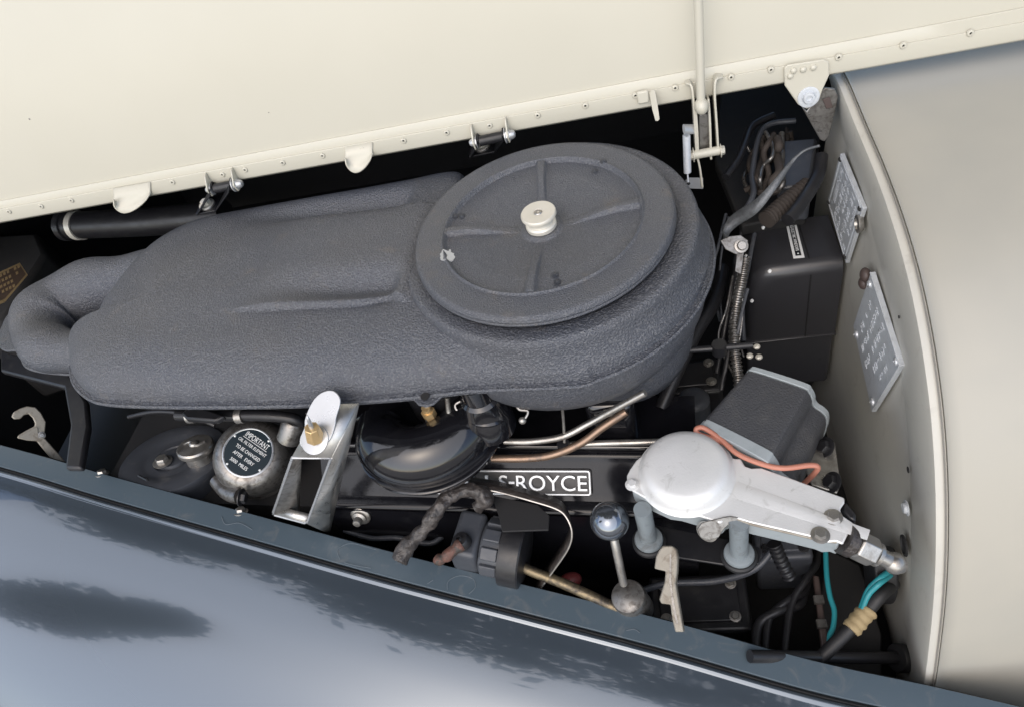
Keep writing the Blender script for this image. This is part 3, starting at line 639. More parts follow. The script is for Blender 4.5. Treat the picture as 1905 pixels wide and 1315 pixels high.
# ================================================================== WIPER MOTOR
def wiper():
    t = thing('wiper_motor', PZ(1330, 960, -.28), 'white cast wiper motor gearbox with black crinkle motor body', 'wiper motor')
    zt = -.205
    OUT = [(1167, 899), (1166, 884), (1172, 872), (1183, 856), (1200, 842), (1226, 832), (1260, 826), (1300, 828), (1335, 838), (1352, 848), (1368, 852), (1378, 852), (1386, 866), (1398, 870), (1416, 869), (1470, 888), (1571, 925), (1571, 934), (1563, 946), (1566, 957), (1588, 972), (1568, 1011), (1556, 1006), (1540, 1007), (1525, 1001), (1470, 988), (1400, 972), (1362, 961), (1350, 962), (1343, 970), (1340, 972), (1290, 955), (1262, 947), (1240, 944), (1205, 928), (1182, 915), (1170, 908)]
    P = [PZ(x, y, zt) for x, y in OUT]
    b = MB(); b.prism(P, Z * -.0035); b.build('cover_plate', ALW, t, bevel=.0014)
    cx = sum(P, V()) / len(P)
    b = MB(); q = [p_.lerp(cx, .035) - Z * .0038 for p_ in P]; b.prism(q, Z * -.026); b.build('gear_case', BLU, t, bevel=.003)
    dc = PZ(1276, 879, zt)
    b = MB(); b.lathe([(.0545, -.001), (.0515, .0012), (.0498, .006), (.0478, .0115), (.0440, .0158), (.037, .0185), (.024, .0200), (0, .0206)], dc, Z, 72); b.build('gear_dome', ALW, t, angle=60)
    # raised fillet and the long ridge on the arm
    b = MB()
    a0, a1 = PZ(1368, 905, zt), PZ(1562, 972, zt); d = (a1 - a0).normalized(); s_ = d.cross(Z)
    b.loft([[a0 + d * k + s_ * o + Z * h for o, h in ((-.0035 - .004 * (1 - k / .15), .0), (-.002, .0018 * f), (.004, .0018 * f), (.0075 + .006 * (1 - k / .15), .0))] for k, f in ((0, .3), (.02, 1), (.08, 1), (.115, .6), (.135, 0.1))]); b.build('arm_ridge', ALW, t, angle=60)
    # folded lug with the slotted screw
    ln = V((-.15, -.75, .6)).normalized(); l0 = PZ(1345, 966, zt + .0005)
    b = MB(); b.prism([PP(x, y, l0, ln) for x, y in ((1392, 966), (1375, 962), (1360, 960), (1346, 962), (1330, 966), (1306, 972), (1297, 984), (1303, 999), (1320, 1004), (1337, 999), (1348, 982), (1358, 973), (1390, 974))], -ln * .0022); b.build('lug', OLDS, t, bevel=.0006)
    b = MB(); e_ = catmull([PZ(x, y, zt - .0022) for x, y in ((1366, 963), (1400, 975), (1470, 991), (1525, 1004), (1556, 1008))], 20); b.tube(e_, .0013, 6); b.build('edge_sealant', CATCH, t)
    fix('screw', PZ(1316, 987, zt - .018), nrm(1316, 987, .75, -.6, .6), .0085, STL, t, x=RT * .3 + DN)
    fix('bolt', PZ(1176, 901, zt), Z, .0052, ALW, t); fix('bolt', PZ(1550, 962, zt), Z, .0062, STL, t); fix('bolt', PZ(1526, 995, zt), Z, .0062, STL, t)
    # feet
    for x0, y0, x1, y1, zz in ((1208, 950, 1207, 1003, -.292), (1376, 985, 1375, 1030, -.282)):
        base = PZ(x1, y1, zz); top = base + Z * .075
        b = MB(); b.tube([base, top], .0100, 28); b.build('foot', FOOTM, t)
        b = MB(); b.lathe([(.0165, -.001), (.017, .001), (.016, .0045), (.012, .006)], base, Z, 32); b.build('foot_washer', FOOTM, t)
        b = MB(); b.lathe([(.018, -.010), (.020, -.008), (.020, -.003), (.018, -.001)], base, Z, 32); b.build('foot_rubber', RUB, t)
    # end fitting
    n0, n1 = PZ(1575, 1003, zt - .012), PZ(1644, 1037, zt - .034); ax = (n1 - n0).normalized(); L = (n1 - n0).length
    b = MB(); b.lathe([(.0165, -.004), (.0165, .006), (.012, .008)], n0, ax, 30); b.build('end_collar', GRM, t)
    b = MB(); b.lathe([(.0135, .009), (.0155, .011), (.0155, .030), (.0135, .032)], n0, ax, 6); b.build('gland_nut', STL, t, bevel=.0008)
    b = MB(); b.lathe([(.0125, .032), (.0125, .036), (.0085, .037), (.0085, .05)], n0, ax, 24); b.lathe([(.006, .045), (.0095, .049), (.0115, .055), (.0095, .061), (.006, .066), (.005, L)], n0, ax, 24); b.build('ball_joint', STL, t)
    b = MB(); b.prism([PZ(x, y, zt - .004) for x, y in ((1572, 930), (1592, 952), (1594, 968), (1580, 966), (1566, 950))], Z * -.016); b.build('terminal_cap', SAT, t, bevel=.003)
    # motor body
    zm = -.197
    A = PZ(1303, 783, zm); B_ = PZ(1392, 682, zm); Rr_ = PZ(1444, 856, zm); R2 = PZ(1516, 722, zm - .010)
    d = (B_ - A).normalized(); Ln = (B_ - A).length * 1.0; sx = d.cross(Z).normalized(); Wd = (Rr_ - A).dot(sx)
    def sec(k, off=0.0, ex=0.0):
        w_ = Wd
        prof = [(-ex, -.078), (-ex, -.014), (.003, -.004), (.012, .0 + ex), (w_ - .016, .0 + ex), (w_ - .005, -.005), (w_ + ex, -.016), (w_ + .001 + ex, -.024), (w_ + .006, -.030), (w_ + .015, -.034), (w_ + .022 + ex, -.044), (w_ + .022 + ex, -.07), (w_ + .010, -.09), (.01, -.09)]
        pr = catmull([V((a, h, 0)) for a, h in prof], 64, True)
        f_ = k / Ln; oo = A.lerp(B_, f_); wv = (Rr_ - A).lerp(R2 - B_, f_) / Wd; dz = -.010 * f_
        return [oo + wv * q_.x + Z * (q_.y) for q_ in pr]
    b = MB(); g = b.loft([sec(.006), sec(Ln - .006)], cc=True); b.build('motor_body', CRK2, t, angle=45)
    for nm, k0, k1, ex in (('front_end_plate', -.006, .0065, .0012), ('rear_end_plate', Ln - .004, Ln + .003, .0008)):
        b = MB(); r1, r2 = sec(k0, 0, ex), sec(k1, 0, ex); b.loft([r1, r2], cc=True); b.bm.verts.ensure_lookup_table()
        nv = len(r1); b.bm.faces.new(b.bm.verts[:nv]); b.bm.faces.new(b.bm.verts[nv:2 * nv]); b.build(nm, BLU, t, angle=45, bevel=.0012)
    b = MB(); b.lathe([(.0035, 0), (.0035, .0006), (0, .0006)], A + sx * .028 - Z * .017 - d * .0072, -d, 12); b.build('plate_hole', MATT, t)
    # black carrier plate under the feet
    b = MB(); b.prism([PZ(x, y, -.300) for x, y in ((1182, 992), (1200, 972), (1392, 1010), (1418, 1020), (1412, 1048), (1362, 1052), (1200, 1027))], Z * -.004); b.build('carrier_plate', SAT, t, bevel=.001)
    b = MB(); b.prism([PZ(x, y, -.27) for x, y in ((1490, 850), (1535, 815), (1553, 822), (1564, 900), (1557, 916), (1510, 900))], Z * -.004); b.build('side_bracket', STL, t, bevel=.001)
    for x, y in ((1536, 832), (1548, 897)): fix('bolt', PZ(x, y, -.268), (Z - HX).normalized(), .0085, SAT, t)
    return t
wiper()
tubething('orange_wire', [(1362, 832, -.203), (1345, 822, -.201), (1320, 814, -.200), (1298, 806, -.198), (1296, 797, -.195), (1310, 796, -.195), (1340, 816, -.198), (1370, 842, -.200), (1410, 860, -.201), (1455, 870, -.201), (1505, 865, -.203), (1521, 868, -.207), (1515, 880, -.22), (1494, 900, -.25)], .0031, ORG, 'salmon orange wire looped over the wiper motor end plate', 'wire', 90, 10)

# ================================================================== FUSE BOX
def fuse_box():
    Tf, Tn, Bn = FP(1541, 396, .004), FP(1571, 488, .004), FP(1528, 668, .004)
    t = thing('fuse_box', Bn, 'satin black electric window fuse box with white bordered label', 'fuse box')
    up = Z; lat = HY
    wl = (Tf - Tn).dot(lat); hz = Tn.z - Bn.z
    nn = (PP(1389, 545, Tn, HY) - Tn).dot(-HX)
    L = nn
    T0 = Tn.copy()
    def P3(a, l, h): return T0 - HX * a + lat * l + up * h      # a forward, l away, h up from top near edge
    R = .018
    # upper cover: profile in (a,h), swept along lateral with rounded near edge
    prof = [(0, 0)] + [(q.x, q.y) for q in catmull([V((L * .55, 0, 0)), V((L * .72, -.001, 0)), V((L * .84, -.006, 0)), V((L * .93, -.018, 0)), V((L * .985, -.04, 0)), V((L, -.06, 0))], 16)]
    hc = FP(1545, 595, .004).z - Tn.z
    prof += [(L, hc), (0, hc)]
    rows = []
    ns = 9
    for i in range(ns + 1):
        a = math.pi / 2 * i / ns
        ins = R * (1 - math.sin(a)); rows.append([P3(max(0, x - (ins if x > L * .5 else 0) * .9), R * (1 - math.cos(a)) - R * .0, max(hc, h - ins if h > hc + .001 else h)) for x, h in prof])
    rows += [[P3(x, l, h) for x, h in prof] for l in (wl * .5, wl)]
    b = MB(); b.loft(rows, cc=True); b.bm.verts.ensure_lookup_table(); b.bm.faces.new(b.bm.verts[:len(prof)]); b.bm.faces.new(b.bm.verts[-len(prof):]); b.build('cover', BOXM, t, angle=38)
    b = MB(); b.prism([P3(L * .985, .0015, hc), P3(0, .0015, hc), P3(0, wl, hc), P3(L * .97, wl, hc)], Z * (-(hz + hc))); b.build('base', BOXM, t, bevel=.006, seg=3)
    b = MB(); b.box(P3(L * .5, wl * .5 - .0006, hc), HX * (L + .0035), lat * (wl + .0035), Z * .0022); b.build('cover_rim', BOXM, t, bevel=.0009)
    s_ = L * .33
    b = MB(); b.tube([P3(s_, wl, .0002), P3(s_, R, .0002), P3(s_, R * .35, -R * .3), P3(s_, -.0002, -R), P3(s_, -.0002, hc)], .0011, 6); b.build('cover_seam', RUB, t)
    # label
    lp = lambda x, y: PP(x, y, P3(0, 0, .0004), Z)
    a, c, d, e = lp(1459, 405), lp(1478, 404), lp(1497, 480), lp(1476, 482)
    b = MB(); b.prism([a, c, d, e], Z * .0007); lab = b.build('label', WHT, t, bevel=.0004)
    m = lambda p_, q_, k: p_.lerp(q_, k)
    ia, ic, id_, ie = [(m(m(a, c, u), m(e, d, u), v)) + Z * .0009 for u, v in ((.24, .05), (.76, .05), (.76, .95), (.24, .95))]
    b = MB(); b.prism([ia, ic, id_, ie], Z * .0003); b.build('label_field', INK, lab)
    xd = ((ie - ia) + (id_ - ic)).normalized(); yd = Z.cross(xd); wdt = (ic - ia).dot(yd)
    text('label_text', 'FUSES-ELECTRIC WINDOWS', WHT, lab, m(ia, ie, .12) + yd * wdt * .2 + Z * .0003, xd, yd, (ie - ia).length * .76, wdt * .62, .0003)
    for k in (.05, .95): fix('stud', m(m(ia, ic, .5), m(ie, id_, .5), k) + Z * .0003, Z, .0012, WHT, lab, 'label_pin')
    for x, y in ((1420, 424), (1432, 505), (1399, 560), (1388, 477)):
        p_ = PP(x, y, P3(L * .93, 0, -.02), (-HX + Z * .45).normalized()) if (x, y) != (1399, 560) else PP(x, y, P3(L * .9, -.001, 0), HY)
        fix('stud', p_ + (-ray(x, y)).normalized() * .004, (-HX + Z - HY * .5).normalized(), .0028, WHT, t, 'cover_screw')
    return t
fuse_box()
for i, (x, d) in enumerate(((1446, 0), (1456, .002), (1466, .004), (1476, .006))):
    tubething('fuse_wire', [FP(x, 658, .03), FP(x - 6, 672, .03), FP(x - 14, 690, .02), FP(x - 26, 720, .02)], .0028, TANW if i < 3 else RUB, 'tan wire leaving the underside of the fuse box' if i < 3 else 'black wire next to the tan wires under the fuse box', 'wire', 12, 8, 'wires under the fuse box')
for dx, wd in ((0, 'nearest the tan wires'), (16, 'in the middle of three'), (34, 'nearest the bulkhead')):
    tubething('loom_cable', [FP(1490 + dx, 662, .02), FP(1480 + dx, 690, .02), FP(1462 + dx, 740, .02), FP(1450 + dx, 800, .02)], .006, RUB, 'black cable dropping behind the wiper motor, ' + wd, 'cable', 14, 10, 'black cables below the fuse box')

# ================================================================== PLATES ON THE BULKHEAD
def plate(name, quad, label, mat, rows_, border, pins, sunk, off=.005):
    P = [FP(x, y, off) for x, y in quad]
    t = thing(name, P[3], label, 'plate')
    m = lambda u, v: P[0].lerp(P[1], u).lerp(P[3].lerp(P[2], u), v)   # u across short side, v along
    b = MB(); b.prism([p_ + HX * .004 for p_ in P], -HX * .0052); b.build('plate_body', mat, t, bevel=.0006)
    rnd = random.Random(hash(name) % 99 if False else len(name))
    b = MB()
    for u0, u1, v0, v1 in border:
        b.prism([m(u0, v0) - HX * .001, m(u1, v0) - HX * .001, m(u1, v1) - HX * .001, m(u0, v1) - HX * .001], -HX * .0013)
    if border: b.build('raised_border', mat, t, bevel=.0003)
    for (u0, u1, v0, v1, n) in rows_:
        b = MB(); v = v0
        du = (P[1] - P[0]) * (u1 - u0); dv = (P[3] - P[0]).normalized()
        while v < v1 - .01:
            n_ = n * 1.5; wv = (v1 - v0) / n_ * rnd.uniform(.5, .8)
            if rnd.random() > .14:
                for k in range(rnd.randint(2, 3)):
                    ua, ub = (u0, u1) if rnd.random() < .5 else (rnd.uniform(u0, (u0 + u1) / 2), rnd.uniform((u0 + u1) / 2, u1))
                    vv = v + wv * k / 3
                    if rnd.random() < .5: q = [m(ua, vv), m(ub, vv), m(ub, vv + wv * .26), m(ua, vv + wv * .26)]
                    else: q = [m(ua, v), m(ua + (u1 - u0) * .25, v), m(ua + (u1 - u0) * .25, v + wv), m(ua, v + wv)]
                    b.prism([x_ - HX * .0011 for x_ in q], -HX * .0009)
            v += (v1 - v0) / n_
        b.build('embossed_line', ALU, t)
    for u, v, r_ in pins: fix('stud' if sunk else 'rivet', m(u, v) - HX * (.0012), -HX, r_, MATT if sunk else ALUH, t, 'plate_rivet')
    return t
plate('chassis_plate', [(1565, 286), (1607, 388), (1575, 490), (1541, 374)], 'upper embossed aluminium plate beside the black fuse box', ALU,
      [(.14, .24, .12, .9, 12), (.30, .42, .08, .92, 14), (.47, .56, .06, .6, 10), (.47, .56, .66, .95, 5), (.62, .74, .10, .9, 12), (.80, .88, .12, .55, 7)],
      [(.03, .92, .015, .04), (.03, .92, .955, .98), (.02, .07, .03, .97), (.90, .95, .03, .97), (.78, .9, .60, .62), (.78, .9, .88, .90)], [(.06, .05, .0035), (.94, .06, .0035), (.06, .95, .0035), (.94, .94, .0035)], True, .006)
plate('instruction_plate', [(1622, 506), (1677, 680), (1624, 766), (1589, 606)], 'lower riveted aluminium plate below the brown rubber plug', ALU,
      [(.16, .24, .25, .8, 7), (.32, .40, .12, .92, 11), (.50, .58, .1, .9, 10), (.66, .74, .2, .7, 6), (.82, .88, .3, .6, 4)],
      [(.0, 1, .0, .016), (.985, 1, .02, .98)], [(.06, .12, .0052), (.93, .05, .0052), (.14, .94, .0058), (.93, .9, .0058)], False, .006)

# ================================================================== LEFT GROUP
def pan():
    c = PZ(322, 852, -.30); n = nrm(322, 852, .56, -.42, -.9)
    t = thing('black_pan', c, 'black round pan with bolt and knurled filler cap beside the oil filter', 'pan')
    b = MB(); b.lathe([(.05, -.05), (.074, -.045), (.080, -.012), (.0815, -.004), (.080, .001), (.070, .0035), (.052, .0035), (.046, .001), (.040, .0), (.030, .0005), (.028, -.003), (.024, -.003), (.022, .0025), (.014, .004), (0, .004)], c, n, 80); b.build('pan_shell', DUSTG, t, angle=35)
    fix('bolt', PP(303, 859, c + n * .006, n), n, .0098, STL, t)
    q = PP(370, 846, c + n * .012, n)
    b = MB(); b.lathe([(.020, -.01), (.020, .010), (.0265, .010), (.0275, .012), (.0275, .0175), (.0255, .020), (.012, .0225), (0, .023)], q, n, 40); cap = b.build('filler_cap', STL, t, angle=35)
    m = frame(q + n * .0225, n, RT)
    b = MB(); b.tube([m @ V((-.016 + .032 * i / 30, .005 * math.sin(i / 30 * 2.2 * math.pi), .001)) for i in range(31)], .0022, 8); b.sphere(q + n * .0225, .0075, 1, 1, .7, n); b.build('cap_wing', STL, cap)
    b = MB(); b.tube([PZ(258, 884, -.27), PZ(275, 893, -.265), PZ(272, 888, -.26)], .002, 6); b.build('clip', SAT, t)
pan()
def oil_filter():
    v = ray(467, 838).normalized(); n = (-v + RT * -.26 + DN * -.22).normalized()
    c = PZ(462, 841, -.255)
    t = thing('oil_filter', c - n * .06, 'mottled steel oil filter housing with black IMPORTANT label', 'oil filter')
    b = MB(); b.lathe([(.055, -.085), (.057, -.06), (.052, -.055), (.056, -.048), (.058, -.036), (.0565, -.022), (.052, -.010), (.045, -.003), (.038, .0), (0, .0)], c, n, 72); h = b.build('housing', OLDS, t, angle=50)
    xd = (RT * math.cos(rad(35)) + DN * math.sin(rad(35))); xd = (xd - n * xd.dot(n)).normalized(); yd = n.cross(xd)
    m = MX((xd, yd, n)).transposed().to_4x4(); m.translation = c
    b = MB(); b.lathe([(.0365, .0), (.0365, .0012), (.0347, .0022), (.0335, .0012), (.0335, -.001)], c, n, 64); b.build('label_ring', BRT, h)
    b = MB(); b.lathe([(.0337, .0006), (.0337, .0011), (0, .0011)], c, n, 64); lb = b.build('label', INKT, t)
    for s_, w_, hh, yy in (('IMPORTANT', .040, .0080, .0165), ('OIL FILTER ELEMENT', .049, .0046, .0070), ('TO BE CHANGED', .042, .0050, -.0030), ('AFTER   EVERY', .036, .0050, -.0125), ('5000  MILES', .030, .0050, -.0225)):
        text('label_text', s_, WHT, lb, m @ V((-w_ / 2, yy, .0011)), xd, yd, w_, hh, .0003)
    b = MB(); b.box(m @ V((0, .0148, .0013)), xd * .042, yd * .0007, n * .0004); b.build('underline', WHT, lb)
    for a in (65, 165, 245, 340): fix('stud', m @ V((.032 * math.cos(rad(a)), .032 * math.sin(rad(a)), .0011)), n, .0017, WHT, lb, 'label_pin')
    b = MB(); b.tube(catmull([PZ(405, 893, -.29), PZ(425, 915, -.29), PZ(448, 922, -.285)], 10), .012, 16); b.build('clamp_band', OLDS, t)
    fix('bolt', PZ(448, 924, -.275), (EA - Z * .2).normalized(), .0085, SAT, t)
oil_filter()
def filter_bracket():
    TL, TR = PZ(544, 850, -.088), PZ(616, 851, -.088)
    BL, BR = PZ(507, 956, -.262), PZ(571, 973, -.262)
    KL, KR = PZ(598, 752, -.058), PZ(667, 750, -.058)
    BB = PZ(612, 992, -.32); LB = PZ(556, 968, -.32); 
    t = thing('steady_bracket', BL, 'worn bright steel loop bracket bolted under the air cleaner', 'bracket')
    so_ = .0024
    b = MB(); b.loft([[TL, TR], [KL, KR]]); b.build('top_strap', CHR, t, solid=so_)
    b = MB(); b.loft([[TR, BR], [KR, BB]]); b.build('side_strap', CHR, t, solid=so_)
    LK = TL.lerp(KL, .32)
    b = MB(); b.loft([[TL, BL], [LK, LB]]); b.build('inner_strap', OLDS, t, solid=so_)
    b = MB(); b.loft([[BL, BR], [BL + (KL - TL) * .2, BR + (KR - TR) * .2]]); b.build('lower_strap', CHR, t, solid=so_)
    b = MB(); b.tube([TL, TR, TR.lerp(BR, .97), BR.lerp(BL, .06), BL.lerp(BR, .06), BL.lerp(TL, .05), TL], .0017, 8); b.build('front_edge', BRT, t)
    # keyhole plate and brass nut
    nn = (TR - TL).cross(KL - TL).normalized()
    if nn.z < 0: nn = -nn
    kp = lambda x, y: PP(x, y, TL + nn * .005, nn)
    b = MB(); b.prism([kp(x, y) for x, y in [(q.x, q.y) for q in catmull([V((x, y, 0)) for x, y in ((605, 728), (622, 727), (633, 738), (634, 752), (627, 775), (625, 790), (617, 815), (600, 832), (580, 838), (562, 830), (560, 815), (568, 795), (569, 780), (578, 756), (590, 738))], 50, True)]], nn * .0022); b.build('keyhole_plate', BRT, t, bevel=.0006)
    c = kp(588, 817)
    b = MB(); b.lathe([(.0165, .0022), (.0165, .0036), (.012, .004)], c, nn, 36); b.build('washer', BRT, t)
    na = (Z + RT * .22).normalized()
    b = MB(); b.lathe([(.0105, .003), (.0085, .021), (.0078, .023), (.0, .023)], c, na, 7); b.build('brass_nut', BRS, t, bevel=.0006)
    b = MB(); b.lathe([(.0028, .022), (.002, .036), (0, .05)], c, na, 10); b.build('stud_tip', BRT, t)
filter_bracket()
def catch(name, pts, z, label, th):
    c = sum((V((x, y, 0)) for x, y in pts), V()) / len(pts)
    p0 = PZ(c.x, c.y, z); n = (-ray(c.x, c.y)).normalized(); n = (n + HX * .15 * (1 if c.x < 900 else -1)).normalized()
    t = thing(name, PP(pts[-1][0], pts[-1][1], p0, n), label, 'catch', 'bonnet catches along the wing')
    b = MB(); b.prism([PP(x, y, p0 + n * th / 2, n) for x, y in pts], -n * th); b.build('hook', CATCH, t, bevel=.0016, seg=3)
    return t, p0, n
Z7 = lambda q: [(x * .357, 680 + y * .357) for x, y in q]
t_, p_, n_ = catch('bonnet_catch', Z7([(60, 265), (72, 240), (105, 222), (140, 210), (185, 215), (215, 245), (240, 292), (236, 335), (232, 375), (300, 450), (360, 520), (300, 520), (230, 440), (192, 392), (140, 388), (90, 376), (95, 362), (140, 335), (180, 315), (184, 300), (172, 272), (150, 250), (125, 256), (108, 276), (75, 278)]), -.24, 'rusty open hook catch standing by the wing at the front end', .006)
fix('bolt', PP(77, 809, p_ + n_ * .003, n_), n_, .004, STL, t_)
b = MB(); b.prism([PP(x, y, p_ + n_ * .0034, n_) for x, y in Z7([(188, 318), (196, 322), (200, 372), (232, 376), (192, 392), (140, 386), (95, 374)])], n_ * .0012); b.build('catch_spur', CATCH, t_, bevel=.0004)
t_, p_, n_ = catch('bonnet_catch', [(1217, 1057), (1220, 1034), (1226, 1022), (1233, 1014), (1250, 1014), (1258, 1020), (1261, 1036), (1260, 1062), (1257, 1085), (1262, 1115), (1272, 1175), (1256, 1175), (1250, 1150), (1247, 1124), (1230, 1122), (1226, 1114), (1236, 1082), (1238, 1062)], -.27, 'pale worn curved hook catch in front of the wiper motor foot', .012)
b = MB(); b.prism([PP(x, y, p_ + n_ * .0062, n_) for x, y in ((1246, 1030), (1249, 1030), (1249, 1080), (1254, 1120), (1262, 1160), (1258, 1160), (1250, 1122), (1245, 1080))], n_ * .0003); b.build('hook_groove', OLDS, t_)

# radiator hose and tag at the far left
def hose():
    t = thing('radiator_hose', PZ(200, 415, -.1), 'black hose with pale metal clamp under the bonnet rail', 'hose')
    cl = catmull([PZ(118, 420, -.13), PZ(150, 419, -.13), PZ(220, 416, -.13), PZ(290, 412, -.13), PZ(420, 400, -.13)], 30)
    b = MB(); b.tube(cl, .025, 26); b.build('hose_body', SAT, t, angle=60)
    d = (cl[4] - cl[1]).normalized()
    b = MB(); b.lathe([(.0248, -.006), (.0265, -.006), (.0265, .006), (.0248, .006)], PZ(146, 420, -.13), d, 32); b.build('clamp', KNOB, t)
    b = MB(); b.lathe([(.020, -.02), (.028, -.018), (.028, -.006), (.022, -.004)], PZ(134, 420, -.13), d, 32); b.build('pipe_stub', SAT, t)
hose()
def tagplate():
    n = nrm(20, 525, .8, .5, -.6); p0 = PZ(20, 525, -.16)
    f = lambda x, y, o=0: PP(x, y, p0 + n * o, n)
    t = thing('brass_plate', f(5, 570), 'small aged brass data plate at the front of the bay', 'plate')
    Q = [(-30, 520), (37, 489), (52, 512), (10, 562), (-30, 580)]
    b = MB(); b.prism([f(*q) for q in Q], -n * .002); b.build('plate_body', BRS, t, bevel=.0004)
    b = MB(); b.prism([f(x, y, .0001) for x, y in ((-28, 524), (36, 493), (48, 511), (9, 556), (-28, 574))], n * .0004); b.build('plate_field', COP, t)
    for k in range(4):
        b = MB()
        for i in range(8):
            if (i * 7 + k * 3) % 5 == 0: continue
            x = -14 + i * 6.6 - k * 3; y = 518 - i * 3.3 + k * 12
            b.prism([f(x, y, .0005), f(x + 4, y - 2, .0005), f(x + 5, y + 3, .0005), f(x + 1, y + 5, .0005)], n * .0004)
        b.build('embossed_line', BRS, t)
    b = MB(); b.prism([PZ(x, y, -.2) for x, y in ((-60, 440), (70, 432), (85, 470), (0, 600), (-60, 620))], Z * -.2)
    tag(b.build('radiator_shroud', MATT, None, bevel=.01), 'dusty black panel behind the brass data plate', 'panel')
tagplate()
b = MB(); b.prism([PZ(x, y, -.22) for x, y in ((0, 650), (125, 690), (160, 745), (164, 790), (150, 870), (120, 870), (130, 790), (118, 720), (0, 690))], Z * -.012)
tag(b.build('shroud_panel', SAT, None, bevel=.004), 'curved black shroud edge behind the rusty hook catch', 'panel')
# pipe run behind the oil filter
p = tubething('filter_pipe', [(330, 772, -.19), (400, 773, -.19), (480, 772, -.19), (545, 778, -.2), (565, 795, -.22)], .008, SAT, 'black pipe with bright unions running behind the oil filter', 'pipe')
for x in (356, 447): b = MB(); b.lathe([(.0105, -.005), (.0105, .005)], PZ(x, 773, -.19), HX, 16); b.build('union', STL, p)
b = MB(); b.prism([PZ(x, y, -.17) for x, y in ((336, 768), (352, 756), (385, 760), (418, 772), (400, 782), (345, 778))], Z * -.01); b.build('pipe_lug', SAT, p, bevel=.003)
b = MB(); b.lathe([(.017, -.03), (.017, .0), (.014, .004), (0, .005)], PZ(548, 785, -.21), nrm(548, 785, .6, .3, -.9), 28); b.build('pipe_elbow', OLDS, p)

# ================================================================== FRONT GROUP
def dipstick():
    c = PZ(1134, 968, -.235)
    t = thing('pull_knob', PZ(1168, 1120, -.34), 'round polished black knob on a flat stem', 'knob')
    b = MB(); b.sphere(c, .0225, 1, 1, .98, Z, 40); b.build('ball', M('polished_ball', (.20, .22, .25), .10, metal=.85, dirt=[(60, (.08, .08, .08), .66, .8, .4)]), t, angle=80)
    b = MB(); b.lathe([(.0145, -.022), (.016, -.019), (.012, -.027), (.009, -.03)], c, Z, 24); b.build('collar', SAT, t)
    b = MB(); b.tube([c - Z * .02, PZ(1145, 1015, -.268), PZ(1160, 1085, -.335)], .0052, 12); b.build('stem', STL, t)
    q = PZ(1168, 1108, -.345); n = (Z - RT * .1 + DN * .1).normalized()
    b = MB(); b.lathe([(.0215, -.05), (.0215, -.003), (.020, .0), (.015, .001), (.009, .004), (0, .004)], q, n, 32); b.build('base', OLDS, t)
dipstick()
def rough_tube(name, pts, r, mat, label, cat, amp):
    cl = catmull([PZ(*p) for p in pts], 90)
    rr_ = [r * (1 + amp * noise.noise(q * 60)) for q in cl]
    b = MB(); b.tube(cl, rr_, 18)
    for v in b.bm.verts: v.co += V((noise.noise(v.co * 90), noise.noise(v.co * 90 + V((5, 0, 0))), noise.noise(v.co * 90 + V((0, 7, 0))))) * r * amp * .9
    return tag(b.build(name, mat, None, angle=80), label, cat)
h = rough_tube('perished_hose', [(745, 1040, -.285), (760, 1012, -.275), (790, 985, -.26), (808, 955, -.245), (832, 925, -.24), (862, 911, -.24), (890, 914, -.243), (902, 928, -.25), (888, 944, -.26)], .0095, GRM, 'cracked greasy black hose curving up from the wing edge', 'hose', .38)
def strap():
    t = thing('strap_bracket', PZ(1000, 1090, -.33), 'thin curved black steel strap with a bright worn edge', 'bracket')
    cl = catmull([PZ(x, y, z) for x, y, z in ((872, 905, -.245), (925, 914, -.246), (985, 930, -.25), (1035, 946, -.255), (1054, 962, -.262), (1064, 990, -.275), (1057, 1020, -.295), (1030, 1060, -.325), (998, 1104, -.36))], 60)
    d = (V((.10, .85, -.5))).normalized()
    b = MB(); b.loft([[q, q + d * .026] for q in cl]); b.build('strap', GRM, t, solid=.002)
    b = MB(); b.tube(cl, .0013, 6); b.build('bright_edge', STL, t)
    b = MB(); b.prism([PZ(x, y, -.265) for x, y in ((914, 920), (1000, 938), (1022, 958), (1020, 985), (934, 988), (928, 960))], Z * -.003); b.build('web_plate', DARK, t, bevel=.0008)
strap()
